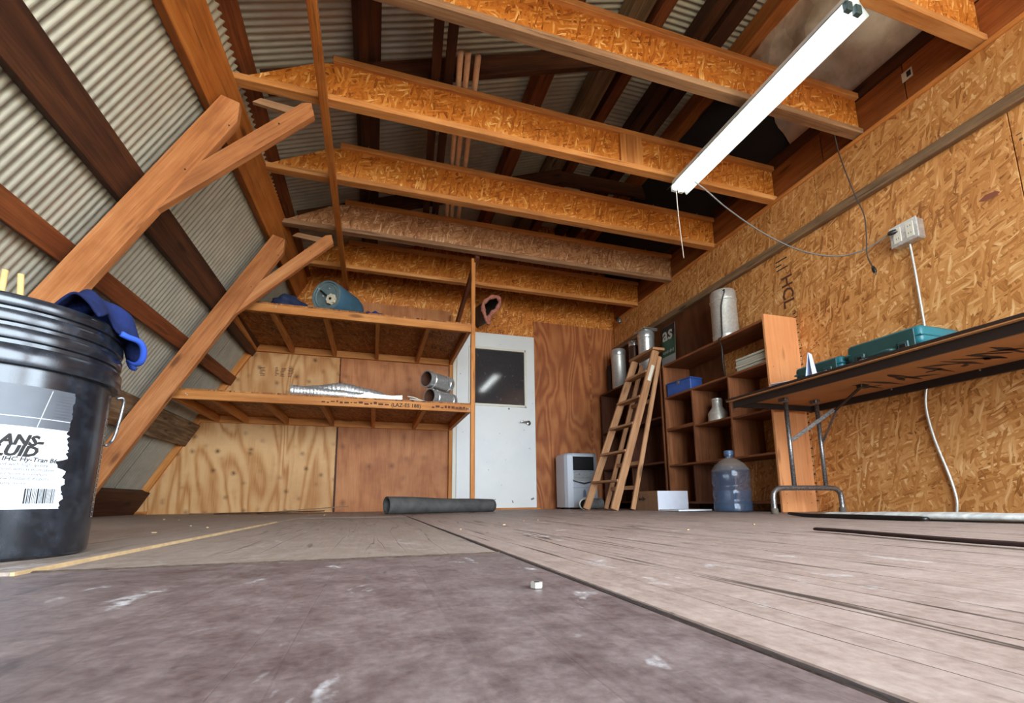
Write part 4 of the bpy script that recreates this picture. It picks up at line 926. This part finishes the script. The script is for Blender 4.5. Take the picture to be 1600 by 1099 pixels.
# ------------------------------------------------------------------ outlet box, conduit and cords on the right wall
t = thing('outlet_box', (2.88, 1.63, 1.58), 'grey metal outlet box with two receptacles on the right wall', 'outlet')
ob = bx2('box_body', (XR-.062, 1.565, 1.515), (XR-.001, 1.70, 1.635), m_galv, t, .006)
bx2('cover_plate', (XR-.066, 1.562, 1.512), (XR-.061, 1.703, 1.638), m_galv, t, .003)
for y in (1.60, 1.663):
    rc = bx2('receptacle', (XR-.070, y-.02, 1.53), (XR-.065, y+.02, 1.62), plain('ivory', srgb(214, 208, 190), .4) if 'ivory' not in bpy.data.materials else bpy.data.materials['ivory'], t, .006)
    for z in (1.555, 1.597):
        for dy in (-.006, .006): bx2('slot', (XR-.0706, y+dy-.001, z-.005), (XR-.0698, y+dy+.001, z+.005), m_hole, rc, 0)
cdt = tube('conduit', [(XR-.03, 1.632, 1.512), (XR-.025, 1.632, 1.45), (XR-.018, 1.632, 1.2), (XR-.016, 1.634, .9), (XR-.016, 1.66, .72), (XR-.014, 1.685, .58), (XR-.012, 1.67, .40), (XR-.012, 1.63, .2), (XR-.012, 1.615, .08), (XR-.012, 1.625, .002)], .0068, m_galvd, None, 10, 6)
tag(cdt, 'thin grey conduit running down the wall from the outlet box to the floor', 'conduit')
cc = tube('lamp_cord', [(2.06, 2.36, 2.28), (2.13, 2.33, 2.20), (2.25, 2.28, 2.05), (2.42, 2.18, 1.84), (2.58, 2.06, 1.67), (2.70, 1.93, 1.575), (2.77, 1.82, 1.56), (2.805, 1.74, 1.585), (2.825, 1.675, 1.605)], .0048, plain('grey_cord', srgb(110, 104, 98), .5), None, 8, 8)
tag(cc, 'grey power cord drooping from the shop light to the wall outlet', 'cord')
lathe('plug', [(.012, 0), (.014, .01), (.012, .03), (.006, .04)], m_black, axisM((2.832, 1.665, 1.605), (-.6, .7, -.2)), cc, 12)
hc = tube('hanging_cord', [(2.72, 1.85, 2.36), (2.725, 1.845, 2.25), (2.72, 1.82, 2.1), (2.735, 1.79, 1.9), (2.74, 1.76, 1.75), (2.735, 1.76, 1.62), (2.735, 1.77, 1.5), (2.74, 1.755, 1.42)], .0035, plain('dark_cord', srgb(58, 50, 46), .5), None, 8, 8)
tag(hc, 'thin dark cord with a loose plug hanging from the second joist', 'cord')
lathe('plug', [(.005, 0), (.009, .008), (.011, .03), (.009, .04)], m_black, axisM((2.74, 1.755, 1.42), (.1, -.2, -1)), hc, 12)
for s in (-.004, .004): box('prong', (2.745+s, 1.746, 1.372), (.0015, .005, .016), m_nail, hc, 0)

# ------------------------------------------------------------------ fluorescent shop light
t = thing('shop_light', (2.0, 1.84, 2.30), 'lit white two-tube fluorescent shop light hanging under the joists', 'light')
LX, LY0, LY1, LZ = 2.0, 1.20, 2.47, 2.255
m_enam = plain('white_enamel', srgb(226, 230, 226), .35)
vv = []; ff = []
sec = [(-.085, LZ), (-.075, LZ+.012), (-.035, LZ+.055), (-.03, LZ+.085), (.03, LZ+.085), (.035, LZ+.055), (.075, LZ+.012), (.085, LZ)]
sec2 = [(x*.975, z-.0025) for x, z in sec]
for S in (sec, sec2):
    for y in (LY0, LY1): vv += [(LX+x, y, z) for x, z in S]
n = len(sec)
for i in range(n-1):
    ff.append((i, i+1, n+i+1, n+i)); ff.append((2*n+i+1, 2*n+i, 3*n+i, 3*n+i+1))
mk('reflector', vv, ff, m_enam, Matrix(), t)
bx2('ballast_channel', (LX-.03, LY0+.002, LZ+.042), (LX+.03, LY1-.002, LZ+.084), m_enam, t, .003, 'y')
k = NT('fluorescent_tube'); k.b.inputs['Emission Color'].default_value = (.92, .98, 1, 1); k.b.inputs['Emission Strength'].default_value = LAMP_POWER; m_tube = k.out((1, 1, 1, 1), .4)
for dx in (-.028, .028):
    tb = tube('lamp_tube', [(LX+dx, LY0+.03, LZ+.016), (LX+dx, LY1-.03, LZ+.016)], .0165, m_tube, t, 14, 0)
    for y in (LY0+.012, LY1-.012): bx2('lamp_holder', (LX+dx-.018, y-.012, LZ-.004), (LX+dx+.018, y+.012, LZ+.042), m_enam if y > 2 else plain('dark_holder', srgb(52, 70, 72), .4) if 'dark_holder' not in bpy.data.materials else bpy.data.materials['dark_holder'], t, .003)
for x in (-.012, .012): bx2('hanging_strap', (LX-.012+x, LY0+.0, LZ+.08), (LX+.012+x, LY0+.006, 2.405), m_enam, t, .001, 'z')
bx2('hanging_strap', (LX-.02, LY1-.02, LZ+.08), (LX+.02, LY1-.016, 2.36), m_enam, t, .001, 'z')
tube('pull_string', [(LX-.0, LY1+.002, LZ+.01), (LX+.004, LY1+.002, LZ-.2), (LX+.02, LY1+.0, LZ-.50)], .003, plain('string', srgb(206, 196, 176), .8), t, 6, 4)

# ------------------------------------------------------------------ bucket in the left foreground
BXc, BYc = -.607, .96; BZ0 = .0055
t = thing('plastic_bucket', (BXc, BYc, BZ0), 'black plastic bucket with a torn white label in the left foreground', 'bucket')
k = NT('black_plastic'); v = k.coords(False); nn = k.noise(v, 30, 5, .6); n2 = k.noise(k.mapping(v, (40, 40, 6)), 1, 3)
m_bk = k.out(k.ramp(nn, [(.45, srgb(22, 24, 28)), (.8, srgb(46, 50, 56))]), k.ramp(n2, [(.3, .16), (.7, .30)]), 0, .6); k.bump(nn, .05, .001)
BM = T(BXc, BYc, BZ0)
prof = [(.128, 0), (.133, .004), (.1345, .012), (.1405, .285), (.1405, .29), (.1505, .291), (.152, .295), (.152, .318), (.150, .321), (.1455, .322), (.1455, .328), (.149, .330), (.150, .334), (.150, .345), (.1485, .348), (.1455, .349), (.1455, .354), (.149, .356), (.150, .36), (.150, .370), (.1485, .373), (.146, .374), (.146, .378), (.150, .380), (.1515, .384), (.1515, .394), (.149, .398), (.144, .398), (.142, .39), (.128, .03), (.001, .028)]
lathe('shell', prof, m_bk, BM, t, 96, True, False)
def brad(z): return .1345+(.1405-.1345)*(z-.012)/(.285-.012)
def wrapmesh(name, me, m, parent, a_right, z0, dr=.0006):
    """wrap flat xy mesh (x to the right, y up) round the bucket; x=0 lies at angle a_right, x grows counter-clockwise seen from above"""
    for v in me.vertices:
        z = z0+v.co.y; r = brad(z)+dr; a = a_right+v.co.x/.139; v.co = Vector((r*math.cos(a), r*math.sin(a), z))
    me.materials.clear(); me.materials.append(m); me.update(); return link(name, me, BM, parent)
def wrapgrid(name, outline_r, x0, z0, z1, m, parent, dr, a0, nz=24, nx=28):
    vv = []; ff = []
    for i in range(nz+1):
        z = z0+(z1-z0)*i/nz; xr = outline_r(i/nz)
        for j in range(nx+1):
            x = x0+(xr-x0)*j/nx; r = brad(z)+dr; a = a0+x/.139; vv.append((r*math.cos(a), r*math.sin(a), z))
    for i in range(nz):
        for j in range(nx): b = i*(nx+1)+j; ff.append((b, b+1, b+nx+2, b+nx+1))
    return mk(name, vv, ff, m, BM, parent, True)
AR = math.radians(-20.0)   # right edge of the label
random.seed(4)
jag = [random.uniform(-.004, .003) for _ in range(60)]
off = lambda u: -.002+.012*(.5-u)*.4+jag[int(u*50)]
LZ0, LZ1, LZS = .081-BZ0, .268-BZ0, .205-BZ0
lab = wrapgrid('label', lambda u: off(u)+(-.012 if .62 > u > .5 else 0), -.19, LZ0, LZS, plain('label_white', srgb(206, 210, 214), .5, var=.06, nscale=18), t, .0004, AR, 48)
wrapgrid('label_photo', lambda u: -.004+jag[int(u*20)]*.4, -.19, LZS, LZ1, plain('label_grey', srgb(74, 76, 80), .45, var=.25, nscale=10), lab, .0004, AR, 24)
mlw = plain('label_line', srgb(176, 180, 184), .5)
def bar(name, x0, x1, z0, z1, m, dr=.0008, sh=0):
    vv = []; ff = []; nx = max(2, int(abs(x1-x0)/.006)); 
    for (zz, s) in ((z0, 0), (z1, sh)):
        for j in range(nx+1):
            x = x0+(x1-x0)*j/nx+s; r = brad(zz)+dr; a = AR+x/.139; vv.append((r*math.cos(a), r*math.sin(a), zz))
    for j in range(nx): ff.append((j, j+1, nx+2+j, nx+1+j))
    return mk(name, vv, ff, m, BM, lab)
bar('photo_line', -.19, -.006, LZS+.014, LZS+.0152, mlw); bar('photo_line', -.048, -.047, LZS+.001, LZ1-.003, mlw, .0008, .012)
for q in range(8): bar('photo_line', -.03, -.008, LZS+.020+q*.005, LZS+.0206+q*.005, bpy.data.materials['label_grey'], .0009)
bar('white_corner', -.19, -.115, LZS+.001, LZ1, bpy.data.materials['label_white'], .0007, .01)
def btext(s, right_deg, z, size, m=m_ink, shear=0, bold=0):
    me = text_mesh(s, size, shear, bold); w = max((v.co.x for v in me.vertices), default=0); return wrapmesh('lettering', me, m, lab, math.radians(right_deg)-w/.139, z-BZ0, .0011)
btext('TRANS-', -34.8, .177, .0215, shear=.25, bold=.0011); btext('FLUID', -37, .1605, .0215, shear=.25, bold=.0011)
btext('and IHC Hy-Tran B6', -26.5, .1525, .0095, shear=.2, bold=.0002)
m_inkg = plain('grey_ink', srgb(70, 72, 76), .7)
for s, r_, z in (('formulated with high quality', -31, .1455), ('equipment with transmission', -27.5, .1385), ('recommended from a common', -31, .1315), ('and New Holland, Kubota', -29.5, .1245), ('and many more', -40.5, .1175)): btext(s, r_, z, .0068, m_inkg)
random.seed(9); x = -.050
while x < -.012:
    w = random.choice((.0007, .0007, .0014, .002)); bar('barcode_bar', x, x+w, LZ0+.008, LZ0+.031, m_ink, .0011); x += w+random.choice((.0008, .0012))
# moulded frame marks on the right flank
mm = plain('moulded_mark', srgb(120, 122, 126), .5)
def mark(deg, z0, z1, wdeg=.5):
    vv = []; 
    for z in (z0, z1):
        for a in (deg, deg+wdeg): r = brad(z)+.0008; vv.append((r*math.cos(math.radians(a)), r*math.sin(math.radians(a)), z))
    mk('moulded_mark', vv, [(0, 1, 3, 2)], mm, BM, t)
for d in (12.5, 18.5): mark(d, .06, .235)
for q in range(14): mark(12.5, .06+q*.0085, .0615+q*.0085, 6.3)
for z in (.205, .222, .2335): mark(12.5, z, z+.0015, 6.3)
# wire handle hanging down on the right
ar = math.radians(35); dirv = Vector((math.cos(ar), math.sin(ar), 0)); tang = Vector((-dirv.y, dirv.x, 0))
c = Vector((BXc, BYc, BZ0))+dirv*.150
tube('wire_handle', [c+Vector((0, 0, .285)), c+dirv*.010+Vector((0, 0, .287)), c+dirv*.012+tang*.004+Vector((0, 0, .27)), c+dirv*.006+tang*.006+Vector((0, 0, .215)), c-dirv*.002+tang*.002+Vector((0, 0, .196)), c-dirv*.012-tang*.03+Vector((0, 0, .19))], .0028, m_steel, t, 8, 6)
# sticks in the bucket
for i, (px, top) in enumerate(((-.622, .489), (-.600, .484))):
    o = tube('wooden_stick', [(px-.03+.05*i, .99, .045), (px, .95, top)], .0044, plain('stick_wood%d' % i, srgb(206, 164, 104), .6, var=.15), None, 10, 0)
    tag(o, 'tip of a round wooden stick poking out of the black bucket, %s one' % ('left', 'right')[i], 'stick', 'sticks in the bucket')
# blue cloth hanging over the rim
k = NT('blue_cloth'); v = k.coords(False); nn = k.noise(v, 160, 3); k.bump(nn, .8, .002); m_cl = k.out(k.ramp(k.noise(v, 14, 3), [(.3, srgb(16, 22, 48)), (.7, srgb(26, 38, 84))]), .95, 0, .2)
vv = []; ff = []; nu, nv = 40, 30
for i in range(nu+1):
    u = i/nu
    for j in range(nv+1):
        w = j/nv; a = math.radians(-27+68*u)
        rr = .03+.142*w+.012*math.sin(u*11+2)*w
        ridge = .052*math.exp(-((w-.62)/.28)**2)*(.55+.45*math.sin(u*4.2+.2))
        drop = max(0, w-.86)/.14
        z = .405+ridge+.007*math.sin(u*19+w*5)*w-drop*(.012+.045*max(0, math.sin((u-.25)*PI)))
        vv.append((BXc+rr*math.cos(a), BYc+rr*math.sin(a), BZ0+z))
for i in range(nu):
    for j in range(nv): b = i*(nv+1)+j; ff.append((b, b+1, b+nv+2, b+nv+1))
cl = thing('blue_cloth', (BXc+.1, BYc-.02, .40), 'crumpled dark blue cloth draped over the rim of the black bucket', 'cloth')
oc = mk('fabric', vv, ff, m_cl, Matrix(), cl, True); md = oc.modifiers.new('s', 'SOLIDIFY'); md.thickness = .004
rim_pts = [Vector(vv[i*(nv+1)+nv])+Vector((0, 0, .001)) for i in range(nu//3, nu+1, 2)]
tube('hem', rim_pts, .0055, plain('bright_blue', srgb(36, 72, 165), .9), cl, 8, 2)

# ------------------------------------------------------------------ loose things on the floor
t = thing('tar_paper_roll', (.53, 3.58, 0), 'dusty black roll of roofing paper lying on the floor before the door', 'roll')
m_tar = plain('tar_paper', srgb(68, 66, 62), .8, var=.35, nscale=14)
p0, p1 = Vector((.098, 3.40, 0)), Vector((.965, 3.755, 0)); d = (p1-p0).normalized(); Lr = (p1-p0).length
vv = []; ff = []; NS = 72; NL = 24; turns = 2.35
for i in range(NL+1):
    u = i/NL; sag = 1-.18*u
    for j in range(NS+1):
        a = j/NS*2*PI*turns; r = .066-.010*(j/NS); 
        y_ = r*math.cos(a)*(1+.06*math.sin(u*4)); z_ = (r*math.sin(a)+.066)*(.98*sag+.02*math.sin(u*9))+.003
        side = Vector((-d.y, d.x, 0)); p = p0+d*(Lr*u)+side*y_; vv.append((p.x, p.y, z_))
for i in range(NL):
    for j in range(NS): b = i*(NS+1)+j; ff.append((b, b+1, b+NS+2, b+NS+1))
ro = mk('rolled_sheet', vv, ff, m_tar, Matrix(), t, True); md = ro.modifiers.new('s', 'SOLIDIFY'); md.thickness = .003
box('pebble', (.95, 3.92, .108), (.012, .01, .006), m_nail, t, .002) if False else None
for i, (x0, y0_, x1, y1_, z, w, lab) in enumerate(((-.95, 4.45, -.22, 4.60, .030, .09, 'grey shingle strip tilted up against the far wall, on top of the others'), (-1.25, 4.40, -.40, 4.30, .012, .07, 'thin dark debris strip lying nearest the camera before the plywood wall'), (-1.5, 4.62, -.65, 4.58, .008, .08, 'flat grey debris strip along the foot of the plywood wall'))):
    o = board('debris_strip', (x0, y0_, .008), (x1, y1_, z*2-.002), w, .008, (-.1, 1, 0), m_grey if i != 1 else m_dark); tag(o, lab, 'debris')
# plastic-wrapped tube with a black handle
t = thing('wrapped_tube', (2.1, 1.3, 0), 'long bundle wrapped in clear plastic lying on the floor under the table', 'bundle')
k = NT('wrap_film'); v = k.coords(False); nn = k.noise(k.mapping(v, (6, 30, 30)), 1, 4); k.bump(nn, .8, .004); m_wrap = k.out(k.ramp(nn, [(.35, srgb(186, 186, 180)), (.65, srgb(222, 222, 214))]), .4, 0, .5)
def flat_tube(name, pts, rx, rz, m, parent, seg=14, sm=5, taper=None):
    P = spline(pts, sm); vv = []; ff = []
    for i, p in enumerate(P):
        d = (P[min(i+1, len(P)-1)]-P[max(i-1, 0)]).normalized(); s = Vector((-d.y, d.x, 0)).normalized(); f = taper(i/(len(P)-1)) if taper else 1
        for q in range(seg): a = 2*PI*q/seg; vv.append(p+s*(math.cos(a)*rx*f)+Vector((0, 0, math.sin(a)*rz*f)))
    for i in range(len(P)-1):
        for q in range(seg): j = (q+1) % seg; ff.append((i*seg+q, i*seg+j, (i+1)*seg+j, (i+1)*seg+q))
    ff.append(tuple(range(seg))[::-1]); ff.append(tuple((len(P)-1)*seg+q for q in range(seg)))
    return mk(name, vv, ff, m, Matrix(), parent, True)
flat_tube('film', [(2.03, 1.66, .016), (2.03, 1.4, .017), (2.05, 1.1, .018), (2.10, .7, .018), (2.12, .3, .018)], .075, .0155, m_wrap, t, taper=lambda u: .55+.45*min(1, u*3)+.06*math.sin(u*31))
flat_tube('dark_core', [(1.985, 1.80, .016), (1.975, 1.70, .010), (1.955, 1.50, .010), (1.94, 1.25, .010), (1.935, 1.18, .010)], .016, .009, m_black, t, taper=lambda u: .8+.3*math.sin(u*3))
t = flat_tube('rubber_strip', [(1.11, .93, .0085), (1.10, .85, .0085), (1.06, .70, .0085), (1.03, .55, .0085), (1.02, .35, .0085), (1.02, .1, .0085)], .012, .0045, plain('dark_rubber', srgb(48, 30, 28), .55), None, 8); tag(t, 'narrow dark brown strip lying on the pale floor at right', 'strip')
t = thing('hex_nut', (.16, .445, .0005), 'small steel nut lying on the floor near the camera', 'nut')
prism('body', [(.0062*math.cos(a), .0062*math.sin(a)) for a in [PI/3*i for i in range(6)]], .0055, m_galvd, T(.16, .445, .0062), t); lathe('hole', [(.003, 0), (.003, .0003)], m_hole, T(.16, .445, .0062), t, 12)
random.seed(31)
for i in range(26):
    x = random.uniform(-1.6, 1.2); y = random.uniform(.9, 4.3)
    if abs(x+.6) < .2 and y < 1.2: continue
    o = box('wood_chip', (x, y, .0065), (random.uniform(.006, .014), random.uniform(.003, .006), .003), m_fl_edge, None, .0005, random.uniform(0, 3)); tag(o, 'tiny pale wood chip scattered on the floor', 'wood chip', 'wood chips on the floor')
